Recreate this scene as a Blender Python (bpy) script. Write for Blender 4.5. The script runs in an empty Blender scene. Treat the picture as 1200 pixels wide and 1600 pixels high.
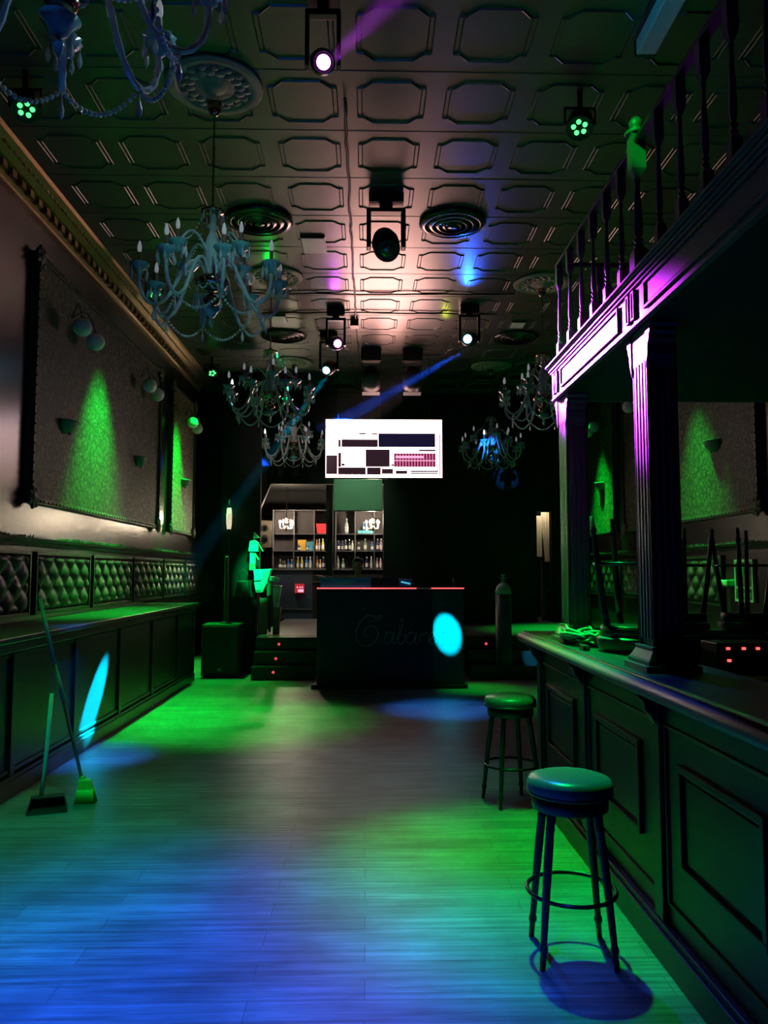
import bpy, bmesh, math, random
from mathutils import Vector, Matrix, Quaternion
random.seed(7)
PI = math.pi
SC = bpy.context.scene
COL = SC.collection

# ---------------------------------------------------------------- camera, world, exposure
cam_d = bpy.data.cameras.new('camera')
cam = bpy.data.objects.new('camera', cam_d); COL.objects.link(cam)
cam.location = (0, 0, 1.65)
cam.rotation_euler = (math.radians(90 + 4.36), 0, math.radians(-1.36))
cam_d.sensor_fit = 'VERTICAL'; cam_d.sensor_height = 32.0
cam_d.lens = 32.0 * 1220.0 / 1600.0
cam_d.clip_start = 0.02; cam_d.clip_end = 80
SC.camera = cam
SC.view_settings.view_transform = 'Standard'; SC.view_settings.look = 'None'
SC.view_settings.exposure = 0.0; SC.view_settings.gamma = 1.0
SC.view_settings.use_curve_mapping = False
W = bpy.data.worlds.new('night'); SC.world = W; W.use_nodes = True
W.node_tree.nodes['Background'].inputs[0].default_value = (0.01, 0.012, 0.016, 1)
W.node_tree.nodes['Background'].inputs[1].default_value = 0.05
cy = SC.cycles
cy.use_denoising = True
cy.max_bounces = 5; cy.diffuse_bounces = 1; cy.glossy_bounces = 3; cy.transmission_bounces = 4
cy.transparent_max_bounces = 6; cy.volume_bounces = 0
cy.sample_clamp_indirect = 3.0; cy.caustics_reflective = False; cy.caustics_refractive = False

def light_spot(name, loc, target, color, watts, half_deg, blend=0.6, size=0.04, spec=1.0):
    d = bpy.data.lights.new(name, 'SPOT')
    d.energy = watts; d.color = color; d.spot_size = math.radians(2 * half_deg); d.spot_blend = blend
    d.shadow_soft_size = size; d.specular_factor = spec
    o = bpy.data.objects.new(name, d); COL.objects.link(o)
    o.location = loc
    o.rotation_euler = (Vector(target) - Vector(loc)).to_track_quat('-Z', 'Y').to_euler()
    return o
def light_point(name, loc, color, watts, size=0.05):
    d = bpy.data.lights.new(name, 'POINT'); d.energy = watts; d.color = color; d.shadow_soft_size = size
    o = bpy.data.objects.new(name, d); COL.objects.link(o); o.location = loc
    return o
GREEN = (0.0, 1.0, 0.06); BLUE = (0.01, 0.10, 1.0); CYAN = (0.03, 0.50, 1.0); MAG = (0.62, 0.03, 1.0); AZURE = (0.02, 0.22, 1.0)
# ceiling lamps of the hall and added fill spots (x, y, z) -> aim
light_spot('blue_wash', (-0.5, 0.6, 5.2), (-0.80, 2.80, 0), BLUE, 7600, 20, 1.0, 0.08)
light_spot('blue_wash_left', (-1.2, 1.6, 5.2), (-1.5, 3.4, 0), AZURE, 500, 18, 1.0, 0.08)
light_spot('blue_wash_front', (0.6, 6.6, 5.2), (0.75, 3.1, 0), BLUE, 700, 13, 1.0, 0.06)
light_spot('teal_fill_middle', (-0.2, 6.6, 5.2), (-0.2, 6.3, 0), (0.0, 0.42, 0.50), 420, 20, 1.0, 0.08)  # added fill, turns the middle of the floor teal
light_spot('teal_wash', (-2.2, 2.5, 5.2), (-2.0, 4.5, 0), (0.0, 0.75, 0.42), 1000, 17, 1.0, 0.08)
light_spot('green_par_near_left', (-2.56, 5.65, 5.02), (-2.2, 5.2, 0), GREEN, 260, 26, 1.0, 0.06)
light_spot('green_par_mid_left', (-2.64, 9.54, 5.02), (-3.02, 9.45, 1.8), GREEN, 4300, 26, 1.0, 0.08)
light_spot('green_par_mid_left_floor', (-2.62, 9.50, 5.02), (-1.60, 8.9, 0), GREEN, 3300, 19, 1.0, 0.06)
light_spot('green_par_far_left', (-2.69, 13.43, 5.02), (-3.02, 13.3, 1.8), GREEN, 3200, 27, 1.0, 0.08)
light_spot('green_par_far_left_floor', (-2.6, 13.0, 5.02), (-1.9, 11.2, 0), GREEN, 1700, 13, 1.0, 0.06)
light_spot('green_par_visible', (1.67, 5.82, 5.02), (1.30, 5.25, 0), GREEN, 120, 22, 1.0, 0.05)
light_spot('green_par_bar', (0.80, 5.30, 5.1), (0.98, 4.40, 0), GREEN, 3200, 17.5, 1.0, 0.06)
light_spot('green_par_right_mid', (3.75, 10.1, 5.02), (3.9, 9.9, 0), GREEN, 2600, 25, 1.0, 0.06)
light_spot('green_par_right_far', (3.75, 14.2, 5.02), (3.9, 14.0, 0), GREEN, 2600, 25, 1.0, 0.06)
light_spot('green_par_stage', (1.7, 11.2, 5.02), (1.65, 11.15, 0), GREEN, 1300, 8.5, 1.0, 0.06)
light_spot('green_stage_spot', (-0.9, 9.2, 5.0), (-1.78, 13.15, 1.72), (0.0, 1.0, 0.18), 7500, 5.0, 0.8, 0.05)
light_spot('magenta_beam', (-0.40, 10.86, 4.78), (1.27, 4.95, 3.00), (0.60, 0.035, 1.0), 72000, 4.6, 1.0, 0.05)
light_spot('bench_beam', (-0.60, 12.0, 4.70), (-2.60, 7.80, 0.46), (0.0, 0.62, 1.0), 330000, 1.6, 0.25, 0.03)
light_spot('screen_side_beam', (1.44, 10.85, 4.80), (-2.3, 16.2, 3.75), BLUE, 110000, 2.4, 0.5, 0.03)
light_spot('booth_beam', (0.22, 7.66, 4.62), (1.17, 11.20, 0.76), (0.0, 0.70, 1.0), 42000, 2.15, 0.25, 0.03)
light_spot('chandelier_beam', (0.22, 7.60, 4.60), (2.25, 14.0, 3.88), AZURE, 8000, 1.9, 0.9, 0.03)
light_spot('panel_fill', (-0.2, 14.7, 5.2), (-0.15, 16.08, 3.1), (0.45, 1.0, 0.55), 130, 24, 1.0, 0.05)  # added spot to brighten the blank panel, no fixture here
light_spot('blue_floor_beam', (1.4, 8.0, 5.2), (0.95, 9.5, 0), AZURE, 2900, 9, 1.0, 0.05)
light_spot('bench_floor_blue', (-1.4, 6.4, 5.2), (-2.50, 7.2, 0), AZURE, 3400, 7.5, 1.0, 0.05)
light_spot('screen_glow_fill', (0.32, 13.30, 4.10), (0.33, 11.0, 5.4), (1.0, 0.46, 0.38), 430, 44, 1.0, 0.8)  # added in front of the screen, strengthens its glow on the ceiling
light_spot('chandelier_fill', (-0.4, 3.2, 5.15), (-1.2, 5.95, 3.85), (0.30, 0.90, 0.90), 62, 12, 1.0, 0.03)  # added spot to make the large chandelier stand out
light_spot('chandelier_fill_near', (0.3, 4.2, 5.15), (-1.1, 2.9, 3.85), (0.45, 0.75, 1.0), 60, 16, 1.0, 0.03)  # added for the chandelier nearest the camera, without a fixture
light_spot('chandelier_fill_far', (-0.5, 8.2, 5.1), (-1.24, 12.6, 3.95), (1.0, 0.70, 0.68), 170, 11, 1.0, 0.03)  # added pinkish light on the far left chandeliers
light_spot('batten_fill', (0.3, 2.6, 4.7), (1.97, 4.8, 5.28), (0.0, 0.45, 0.75), 90, 9, 1.0, 0.03)  # added spot below the ceiling, lights the batten cover cyan
light_spot('step_beam', (0.9, 8.6, 5.2), (2.66, 12.35, 0.25), CYAN, 9000, 1.6, 0.5, 0.03)
light_spot('baluster_green', (-0.6, 1.7, 5.1), (1.30, 3.50, 3.74), GREEN, 900, 2.8, 0.4, 0.03)
light_spot('near_magenta', (-0.24, 4.62, 4.78), (2.6, 1.2, 5.4), MAG, 5000, 8.0, 1.0, 0.03)
light_spot('ceiling_blue_leak', (1.42, 10.55, 5.12), (1.25, 8.6, 5.40), BLUE, 90, 20, 1.0, 0.03)
light_spot('ceiling_purple_leak', (-0.43, 10.5, 5.22), (-0.40, 9.5, 5.40), MAG, 8, 24, 1.0, 0.03)
light_spot('ceiling_yellow_leak', (1.20, 11.5, 5.20), (1.22, 11.2, 5.40), (0.8, 1.0, 0.02), 3, 30, 1.0, 0.03)
light_spot('ceiling_green_leak', (-1.22, 9.55, 5.2), (-1.25, 9.0, 5.4), GREEN, 3, 38, 1.0, 0.03)

# ---------------------------------------------------------------- materials
MATS = {}
def nodes(m): return m.node_tree.nodes, m.node_tree.links
def mat(name, col, rough=0.5, metal=0.0, trans=0.0, emis=None, es=0.0, noise=0.0, scale=20.0, bump=0.0, spec=0.5, ior=1.45, coat=0.0):
    m = bpy.data.materials.new(name); m.use_nodes = True
    N, L = nodes(m); b = N['Principled BSDF']
    b.inputs['Base Color'].default_value = (*col, 1)
    b.inputs['Roughness'].default_value = rough; b.inputs['Metallic'].default_value = metal
    b.inputs['Transmission Weight'].default_value = trans; b.inputs['IOR'].default_value = ior
    b.inputs['Specular IOR Level'].default_value = spec; b.inputs['Coat Weight'].default_value = coat
    if emis: b.inputs['Emission Color'].default_value = (*emis, 1); b.inputs['Emission Strength'].default_value = es
    if noise or bump:
        tc = N.new('ShaderNodeTexCoord'); n = N.new('ShaderNodeTexNoise'); n.inputs['Scale'].default_value = scale
        n.inputs['Detail'].default_value = 4
        L.new(tc.outputs['Object'], n.inputs['Vector'])
        if noise:
            r = N.new('ShaderNodeMix'); r.data_type = 'RGBA'
            r.inputs['A'].default_value = (*[c * (1 - noise) for c in col], 1)
            r.inputs['B'].default_value = (*[min(1, c * (1 + noise)) for c in col], 1)
            L.new(n.outputs['Fac'], r.inputs['Factor']); L.new(r.outputs['Result'], b.inputs['Base Color'])
        if bump:
            bp = N.new('ShaderNodeBump'); bp.inputs['Strength'].default_value = bump; bp.inputs['Distance'].default_value = 0.01
            L.new(n.outputs['Fac'], bp.inputs['Height']); L.new(bp.outputs['Normal'], b.inputs['Normal'])
    MATS[name] = m; return m
mat('black_wall', (0.022, 0.020, 0.018), 0.24, bump=0.10, scale=1.3, noise=0.15, ior=1.8)
mat('black_flat', (0.006, 0.006, 0.007), 0.75, noise=0.2)
mat('ceiling_tin', (0.055, 0.047, 0.044), 0.36, bump=0.05, scale=3, ior=1.65)
mat('cornice_gold', (0.34, 0.20, 0.08), 0.42, metal=0.6, noise=0.25, scale=30)
mat('dark_wood', (0.020, 0.016, 0.015), 0.35, noise=0.3, scale=12, spec=0.5)
mat('bar_wood', (0.060, 0.050, 0.046), 0.32, noise=0.25, scale=9, spec=0.5)
mat('bar_front', (0.013, 0.013, 0.013), 0.38, noise=0.25, scale=9)
mat('painted_wood', (0.10, 0.085, 0.085), 0.42, noise=0.12, scale=14)
mat('stool_wood', (0.022, 0.017, 0.017), 0.35, noise=0.3)
mat('stool_seat', (0.14, 0.12, 0.115), 0.30, noise=0.1, bump=0.05, scale=60)
mat('leather', (0.045, 0.042, 0.038), 0.34, bump=0.06, scale=90)
mat('metal_black', (0.012, 0.012, 0.013), 0.35)
mat('metal_ring', (0.03, 0.03, 0.035), 0.25, metal=0.8)
mat('plaster', (0.34, 0.32, 0.28), 0.6, noise=0.2, scale=25, bump=0.3)
mat('diffuser_metal', (0.05, 0.047, 0.045), 0.22, metal=0.6)
mat('glass_clear', (0.90, 0.95, 0.97), 0.08, trans=0.15, spec=1.0, coat=0.6)
mat('glass_teal', (0.28, 0.62, 0.66), 0.12, trans=0.15, spec=1.0, coat=0.6)
mat('copper', (0.45, 0.28, 0.18), 0.16, metal=1.0)
mat('candle', (0.32, 0.13, 0.11), 0.45)
mat('bulb', (0.75, 0.78, 0.8), 0.05, trans=0.2, spec=1.0, emis=(0.9, 0.95, 1.0), es=0.12)
mat('bulb_lit', (0.9, 0.9, 0.9), 0.1, emis=(0.9, 0.97, 1.0), es=1.4)
mat('bulb_warm', (0.9, 0.8, 0.6), 0.1, emis=(1.0, 0.80, 0.55), es=60)
mat('opal', (0.85, 0.90, 0.87), 0.22, spec=0.5)
_b = MATS['opal'].node_tree.nodes['Principled BSDF']; _b.inputs['Subsurface Weight'].default_value = 1.0; _b.inputs['Subsurface Radius'].default_value = (.12, .12, .12); _b.inputs['Subsurface Scale'].default_value = 1.0
mat('bowl_plaster', (0.22, 0.24, 0.22), 0.5, noise=0.15)
mat('frame_dark', (0.09, 0.08, 0.06), 0.4, metal=0.3, noise=0.5, scale=40, bump=0.6)
mat('led_green', (0, 0, 0), 0.3, emis=(0.05, 1.0, 0.13), es=4)
mat('led_magenta', (0, 0, 0), 0.3, emis=(0.9, 0.18, 1.0), es=16)
mat('led_blue', (0, 0, 0), 0.3, emis=(0.25, 0.65, 1.0), es=14)
mat('led_red', (0, 0, 0), 0.3, emis=(1.0, 0.07, 0.06), es=3.0)
mat('led_red_soft', (0.2, 0.02, 0.03), 0.3, emis=(1.0, 0.10, 0.12), es=0.8)
mat('red_strip', (0, 0, 0), 0.3, emis=(1.0, 0.13, 0.14), es=1.25)
mat('lens_dark', (0.10, 0.11, 0.05), 0.06, spec=1.0, coat=1.0)
mat('booth_black', (0.007, 0.007, 0.009), 0.35, noise=0.2)
mat('booth_panel', (0.055, 0.058, 0.06), 0.40)
mat('sign_metal', (0.38, 0.34, 0.32), 0.3, metal=0.5)
mat('booth_glass', (0.08, 0.30, 0.75), 0.12, spec=0.8)  # bluish glass, its blue raised to stand for blue light on it
mat('deck_grey', (0.09, 0.12, 0.11), 0.4)
mat('deck_cyan', (0.0, 0.0, 0.0), 0.3, emis=(0.10, 0.70, 0.85), es=0.7)
mat('steel', (0.28, 0.30, 0.32), 0.3, metal=0.9)
mat('blue_handle', (0.10, 0.22, 0.50), 0.3, noise=0.1)
mat('white_plastic', (0.62, 0.66, 0.64), 0.35)
mat('lime_plastic', (0.32, 0.55, 0.05), 0.45, noise=0.25, scale=60)
mat('gas_green', (0.04, 0.10, 0.10), 0.4, noise=0.1)
mat('gas_shoulder', (0.35, 0.60, 0.50), 0.4)
mat('speaker_black', (0.025, 0.028, 0.027), 0.55, noise=0.2, scale=90, bump=0.2)
mat('speaker_brown', (0.10, 0.085, 0.06), 0.5, noise=0.2)
mat('post_wood', (0.22, 0.13, 0.11), 0.5, noise=0.3, scale=25)
mat('shade_cream', (0.8, 0.7, 0.5), 0.6, emis=(1.0, 0.84, 0.58), es=0.75)
mat('curtain_cream', (0.75, 0.66, 0.50), 0.8)
mat('cardboard', (0.36, 0.24, 0.17), 0.7, noise=0.15)
mat('sculpt_white', (0.62, 0.64, 0.60), 0.5, noise=0.05)
mat('stage_floor', (0.10, 0.105, 0.12), 0.45, noise=0.2)
mat('shelf_black', (0.035, 0.033, 0.036), 0.35)
mat('shelf_edge', (0.11, 0.105, 0.12), 0.35)
mat('shelf_back', (0.05, 0.042, 0.046), 0.55, noise=0.1)
mat('blue_cabinet', (0.035, 0.045, 0.08), 0.4)
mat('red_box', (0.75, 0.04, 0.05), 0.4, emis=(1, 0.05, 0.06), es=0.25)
mat('cyan_box', (0.10, 0.50, 0.60), 0.4)
mat('yellow_box', (0.70, 0.42, 0.05), 0.5)
mat('blank_panel', (0.30, 0.40, 0.32), 0.7)
mat('cable_black', (0.012, 0.011, 0.011), 0.5)
mat('cable_pale', (0.22, 0.24, 0.22), 0.55)
mat('cloth_black', (0.03, 0.03, 0.03), 0.85, noise=0.3)
mat('skin', (0.42, 0.30, 0.22), 0.55)
mat('hair', (0.015, 0.012, 0.010), 0.6)
mat('garland', (0.07, 0.09, 0.05), 0.45)
mat('poster_white', (0.55, 0.56, 0.52), 0.5)
mat('poster_green', (0.10, 0.40, 0.28), 0.5)
mat('poster_red', (0.30, 0.08, 0.04), 0.5)
mat('poster_dark', (0.02, 0.02, 0.02), 0.5)
mat('scr_white', (0, 0, 0), 0.3, emis=(1.0, 0.66, 0.63), es=7.5)
mat('scr_hot', (0, 0, 0), 0.3, emis=(1.0, 0.6, 0.40), es=15)
mat('scr_dark', (0, 0, 0), 0.3, emis=(0.30, 0.13, 0.20), es=0.10)
mat('scr_navy', (0, 0, 0), 0.3, emis=(0.08, 0.06, 0.22), es=0.12)
mat('scr_pink', (0, 0, 0), 0.3, emis=(0.95, 0.40, 0.62), es=1.3)
mat('scr_wine', (0, 0, 0), 0.3, emis=(0.42, 0.03, 0.13), es=0.55)
for k, c in dict(clear=(0.5, 0.55, 0.6), amber=(0.55, 0.22, 0.05), dark=(0.03, 0.04, 0.03), blue=(0.05, 0.22, 0.7), yellow=(0.6, 0.5, 0.08), pink=(0.6, 0.40, 0.45), green=(0.15, 0.3, 0.2), navy=(0.03, 0.05, 0.2)).items():
    mat('bottle_' + k, c, 0.15, spec=0.8)
mat('bottle_label', (0.75, 0.75, 0.74), 0.5); mat('bottle_cap', (0.6, 0.6, 0.62), 0.35)

def floor_material():
    m = bpy.data.materials.new('vinyl_planks'); m.use_nodes = True; N, L = nodes(m); b = N['Principled BSDF']
    tc = N.new('ShaderNodeTexCoord')
    br = N.new('ShaderNodeTexBrick'); br.offset = 0.37; br.inputs['Scale'].default_value = 1
    br.inputs['Brick Width'].default_value = 1.22; br.inputs['Row Height'].default_value = 0.15
    br.inputs['Mortar Size'].default_value = 0.002; br.inputs['Bias'].default_value = 0.0
    br.inputs['Color1'].default_value = (0.165, 0.16, 0.15, 1); br.inputs['Color2'].default_value = (0.235, 0.23, 0.22, 1)
    br.inputs['Mortar'].default_value = (0.08, 0.08, 0.08, 1)
    L.new(tc.outputs['Object'], br.inputs['Vector'])
    mp = N.new('ShaderNodeMapping'); mp.inputs['Scale'].default_value = (1.6, 34, 1); L.new(tc.outputs['Object'], mp.inputs['Vector'])
    n = N.new('ShaderNodeTexNoise'); n.inputs['Scale'].default_value = 1; n.inputs['Detail'].default_value = 7; n.inputs['Roughness'].default_value = 0.65
    L.new(mp.outputs['Vector'], n.inputs['Vector'])
    n2 = N.new('ShaderNodeTexNoise'); n2.inputs['Scale'].default_value = 2.2; n2.inputs['Detail'].default_value = 5; L.new(tc.outputs['Object'], n2.inputs['Vector'])
    cr = N.new('ShaderNodeValToRGB'); cr.color_ramp.elements[0].position = 0.36; cr.color_ramp.elements[1].position = 0.66
    cr.color_ramp.elements[0].color = (0.28, 0.28, 0.28, 1); cr.color_ramp.elements[1].color = (1.25, 1.25, 1.25, 1)
    L.new(n.outputs['Fac'], cr.inputs['Fac'])
    cr2 = N.new('ShaderNodeValToRGB'); cr2.color_ramp.elements[0].position = 0.3; cr2.color_ramp.elements[1].position = 0.65
    cr2.color_ramp.elements[0].color = (0.55, 0.55, 0.55, 1); cr2.color_ramp.elements[1].color = (1, 1, 1, 1); L.new(n2.outputs['Fac'], cr2.inputs['Fac'])
    m1 = N.new('ShaderNodeMix'); m1.data_type = 'RGBA'; m1.blend_type = 'MULTIPLY'; m1.inputs['Factor'].default_value = 0.8
    L.new(br.outputs['Color'], m1.inputs['A']); L.new(cr.outputs['Color'], m1.inputs['B'])
    m2 = N.new('ShaderNodeMix'); m2.data_type = 'RGBA'; m2.blend_type = 'MULTIPLY'; m2.inputs['Factor'].default_value = 1.0
    L.new(m1.outputs['Result'], m2.inputs['A']); L.new(cr2.outputs['Color'], m2.inputs['B']); L.new(m2.outputs['Result'], b.inputs['Base Color'])
    bp = N.new('ShaderNodeBump'); bp.inputs['Strength'].default_value = 0.35; bp.inputs['Distance'].default_value = 0.004
    L.new(n.outputs['Fac'], bp.inputs['Height']); L.new(bp.outputs['Normal'], b.inputs['Normal'])
    b.inputs['Roughness'].default_value = 0.40; b.inputs['Specular IOR Level'].default_value = 0.35
    MATS['floor'] = m
floor_material()
def damask_material(name, ca, cb, sc=1.0):
    m = bpy.data.materials.new(name); m.use_nodes = True; N, L = nodes(m); b = N['Principled BSDF']
    tc = N.new('ShaderNodeTexCoord')
    n0 = N.new('ShaderNodeTexNoise'); n0.inputs['Scale'].default_value = 9 * sc; n0.inputs['Detail'].default_value = 2; L.new(tc.outputs['Object'], n0.inputs['Vector'])
    ad = N.new('ShaderNodeMix'); ad.data_type = 'RGBA'; ad.blend_type = 'LINEAR_LIGHT'; ad.inputs['Factor'].default_value = 0.09
    L.new(tc.outputs['Object'], ad.inputs['A']); L.new(n0.outputs['Color'], ad.inputs['B'])
    w = N.new('ShaderNodeTexVoronoi'); w.feature = 'DISTANCE_TO_EDGE'; w.inputs['Scale'].default_value = 11 * sc; L.new(ad.outputs['Result'], w.inputs['Vector'])
    cr = N.new('ShaderNodeValToRGB'); cr.color_ramp.elements[0].position = 0.05; cr.color_ramp.elements[1].position = 0.16
    cr.color_ramp.elements[0].color = (*cb, 1); cr.color_ramp.elements[1].color = (*ca, 1)
    L.new(w.outputs['Distance'], cr.inputs['Fac'])
    n = N.new('ShaderNodeTexNoise'); n.inputs['Scale'].default_value = 30 * sc; n.inputs['Detail'].default_value = 5; L.new(tc.outputs['Object'], n.inputs['Vector'])
    cr2 = N.new('ShaderNodeValToRGB'); cr2.color_ramp.elements[0].position = 0.42; cr2.color_ramp.elements[1].position = 0.56
    cr2.color_ramp.elements[0].color = (0.35, 0.35, 0.35, 1); cr2.color_ramp.elements[1].color = (1, 1, 1, 1); L.new(n.outputs['Fac'], cr2.inputs['Fac'])
    mx = N.new('ShaderNodeMix'); mx.data_type = 'RGBA'; mx.blend_type = 'MULTIPLY'; mx.inputs['Factor'].default_value = 0.85
    L.new(cr.outputs['Color'], mx.inputs['A']); L.new(cr2.outputs['Color'], mx.inputs['B']); L.new(mx.outputs['Result'], b.inputs['Base Color'])
    b.inputs['Roughness'].default_value = 0.6
    bp = N.new('ShaderNodeBump'); bp.inputs['Strength'].default_value = 0.5; bp.inputs['Distance'].default_value = 0.004
    L.new(w.outputs['Distance'], bp.inputs['Height']); L.new(bp.outputs['Normal'], b.inputs['Normal'])
    MATS[name] = m
damask_material('damask', (0.125, 0.098, 0.062), (0.018, 0.016, 0.010), 1.0)
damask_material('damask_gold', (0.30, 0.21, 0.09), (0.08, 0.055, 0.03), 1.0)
def haze_material(name, density):
    m = bpy.data.materials.new(name); m.use_nodes = True; N, L = nodes(m); N.remove(N['Principled BSDF'])
    v = N.new('ShaderNodeVolumeScatter'); v.inputs['Density'].default_value = density; v.inputs['Anisotropy'].default_value = 0.2
    L.new(v.outputs[0], N['Material Output'].inputs['Volume']); MATS[name] = m
haze_material('haze', 0.0022)
haze_material('haze_dense', 0.009)
haze_material('haze_thin', 0.00022)
haze_material('haze_low', 0.0009)

# ---------------------------------------------------------------- mesh helpers
class MB:
    def __init__(s): s.bm = bmesh.new(); s.mi = 0
    def _face(s, vs, smooth=False):
        try:
            f = s.bm.faces.new(vs); f.material_index = s.mi; f.smooth = smooth; return f
        except ValueError: return None
    def box(s, a, b, rot=None, piv=None):
        x0, y0, z0 = [min(a[i], b[i]) for i in range(3)]; x1, y1, z1 = [max(a[i], b[i]) for i in range(3)]
        P = [Vector(p) for p in ((x0,y0,z0),(x1,y0,z0),(x1,y1,z0),(x0,y1,z0),(x0,y0,z1),(x1,y0,z1),(x1,y1,z1),(x0,y1,z1))]
        if rot is not None:
            c = Vector(piv) if piv is not None else Vector(((x0+x1)/2, (y0+y1)/2, (z0+z1)/2)); P = [c + rot @ (p - c) for p in P]
        v = [s.bm.verts.new(p) for p in P]
        for q in ((3,2,1,0),(4,5,6,7),(0,1,5,4),(1,2,6,5),(2,3,7,6),(3,0,4,7)): s._face([v[i] for i in q])
        return s
    def hexa(s, P):
        v = [s.bm.verts.new(p) for p in P]
        for q in ((3,2,1,0),(4,5,6,7),(0,1,5,4),(1,2,6,5),(2,3,7,6),(3,0,4,7)): s._face([v[i] for i in q])
        return s
    def lathe(s, prof, c=(0,0,0), seg=20, M=None, smooth=True, cap=True, flute=0, fa=0.0):
        rings = []
        for r, z in prof:
            ring = []
            for k in range(seg):
                a = 2*PI*k/seg; rr = r * (1 + fa*math.cos(flute*a)) if flute else r
                p = Vector((rr*math.cos(a), rr*math.sin(a), z))
                if M is not None: p = M @ p
                ring.append(s.bm.verts.new(p + Vector(c)))
            rings.append(ring)
        for i in range(len(rings)-1):
            for k in range(seg):
                s._face([rings[i][k], rings[i][(k+1)%seg], rings[i+1][(k+1)%seg], rings[i+1][k]], smooth)
        if cap:
            if prof[0][0] > 1e-5: s._face(rings[0][::-1])
            if prof[-1][0] > 1e-5: s._face(rings[-1])
        return s
    def tube(s, pts, r, seg=8, smooth=True, cap=True):
        pts = [Vector(p) for p in pts]; n = len(pts)
        rs = r if isinstance(r, (list, tuple)) else [r]*n
        rings = []; up = None
        for i, p in enumerate(pts):
            t = (pts[min(i+1, n-1)] - pts[max(i-1, 0)]).normalized()
            if up is None: up = Vector((0,0,1)) if abs(t.z) < 0.9 else Vector((1,0,0))
            u = t.cross(up)
            if u.length < 1e-4: u = t.cross(Vector((0.3,1,0)))
            u.normalize(); v = u.cross(t).normalized(); up = v
            rings.append([s.bm.verts.new(p + (u*math.cos(2*PI*k/seg) + v*math.sin(2*PI*k/seg))*rs[i]) for k in range(seg)])
        for i in range(n-1):
            for k in range(seg): s._face([rings[i][k], rings[i][(k+1)%seg], rings[i+1][(k+1)%seg], rings[i+1][k]], smooth)
        if cap: s._face(rings[0][::-1]); s._face(rings[-1])
        return s
    def ball(s, c, r, seg=12, sc=(1,1,1)):
        n = max(5, seg//2); prof = [(r*math.sin(PI*i/n) if 0 < i < n else 1e-6, -r*math.cos(PI*i/n)) for i in range(n+1)]
        return s.lathe(prof, c, seg, M=Matrix.Diagonal(Vector(sc)), cap=False)
    def ring(s, c, R, r, seg=32, s2=8, M=None):
        vs = []
        for i in range(seg):
            a = 2*PI*i/seg; row = []
            for j in range(s2):
                b = 2*PI*j/s2; p = Vector(((R + r*math.cos(b))*math.cos(a), (R + r*math.cos(b))*math.sin(a), r*math.sin(b)))
                if M is not None: p = M @ p
                row.append(s.bm.verts.new(p + Vector(c)))
            vs.append(row)
        for i in range(seg):
            for j in range(s2): s._face([vs[i][j], vs[(i+1)%seg][j], vs[(i+1)%seg][(j+1)%s2], vs[i][(j+1)%s2]], True)
        return s
    def quad(s, a, b, c, d): return s._face([s.bm.verts.new(p) for p in (a, b, c, d)])
    def extrude_poly(s, poly, fn0, fn1):
        a = [s.bm.verts.new(fn0(p)) for p in poly]; b = [s.bm.verts.new(fn1(p)) for p in poly]; n = len(poly)
        s._face(a[::-1]); s._face(b)
        for i in range(n): s._face([a[i], a[(i+1)%n], b[(i+1)%n], b[i]])
        return s
    def build(s, name, mats, parent=None, bevel=0.0):
        bmesh.ops.recalc_face_normals(s.bm, faces=s.bm.faces)
        me = bpy.data.meshes.new(name); s.bm.to_mesh(me); s.bm.free()
        for m in (mats if isinstance(mats, (list, tuple)) else [mats]): me.materials.append(MATS[m])
        o = bpy.data.objects.new(name, me); COL.objects.link(o)
        if parent is not None: o.parent = parent
        if bevel:
            mo = o.modifiers.new('bevel', 'BEVEL'); mo.width = bevel; mo.segments = 2; mo.limit_method = 'ANGLE'
        return o
def tag(o, label=None, cat=None, group=None, kind=None):
    if label: o['label'] = label
    if cat: o['category'] = cat
    if group: o['group'] = group
    if kind: o['kind'] = kind
    return o
def thing(name, loc, label, cat, group=None, rz=0.0):
    o = bpy.data.objects.new(name, None); COL.objects.link(o); o.location = loc; o.rotation_euler = (0, 0, rz)
    o.empty_display_size = 0.1
    return tag(o, label, cat, group)
def children(o): return [c for c in list(COL.objects) if c.parent == o]
def copy_tree(o, parent=None):
    c = o.copy(); COL.objects.link(c); c.parent = parent
    for ch in list(o.children): copy_tree(ch, c)
    return c
def place_copy(o, loc, label, rz=0.0, group=None):
    c = copy_tree(o); c.location = loc; c.rotation_euler = (0, 0, rz); c['label'] = label
    if group: c['group'] = group
    return c
def structure(mb, name, m): return tag(mb.build(name, m), kind='structure')

# ---------------------------------------------------------------- the room shell
XL, XR, ZC, YB, YF = -3.3, 4.4, 5.4, 16.2, -2.2
YE = 18.0
structure(MB().box((XL-0.2, YF-0.2, -0.1), (XR+0.2, YE+0.2, 0.0)), 'floor', 'floor')
structure(MB().box((XL-0.2, YF-0.2, 0), (XL, YE+0.2, ZC+0.1)), 'wall_left', 'black_wall')
structure(MB().box((XR, YF-0.2, 0), (XR+0.2, YE+0.2, ZC+0.1)), 'wall_right', 'black_wall')
structure(MB().box((XL, YF-0.2, 0), (XR, YF, ZC)), 'wall_front', 'black_flat')
structure(MB().box((XL, YE, 0), (XR, YE+0.2, ZC)), 'wall_rear', 'black_flat')
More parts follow.
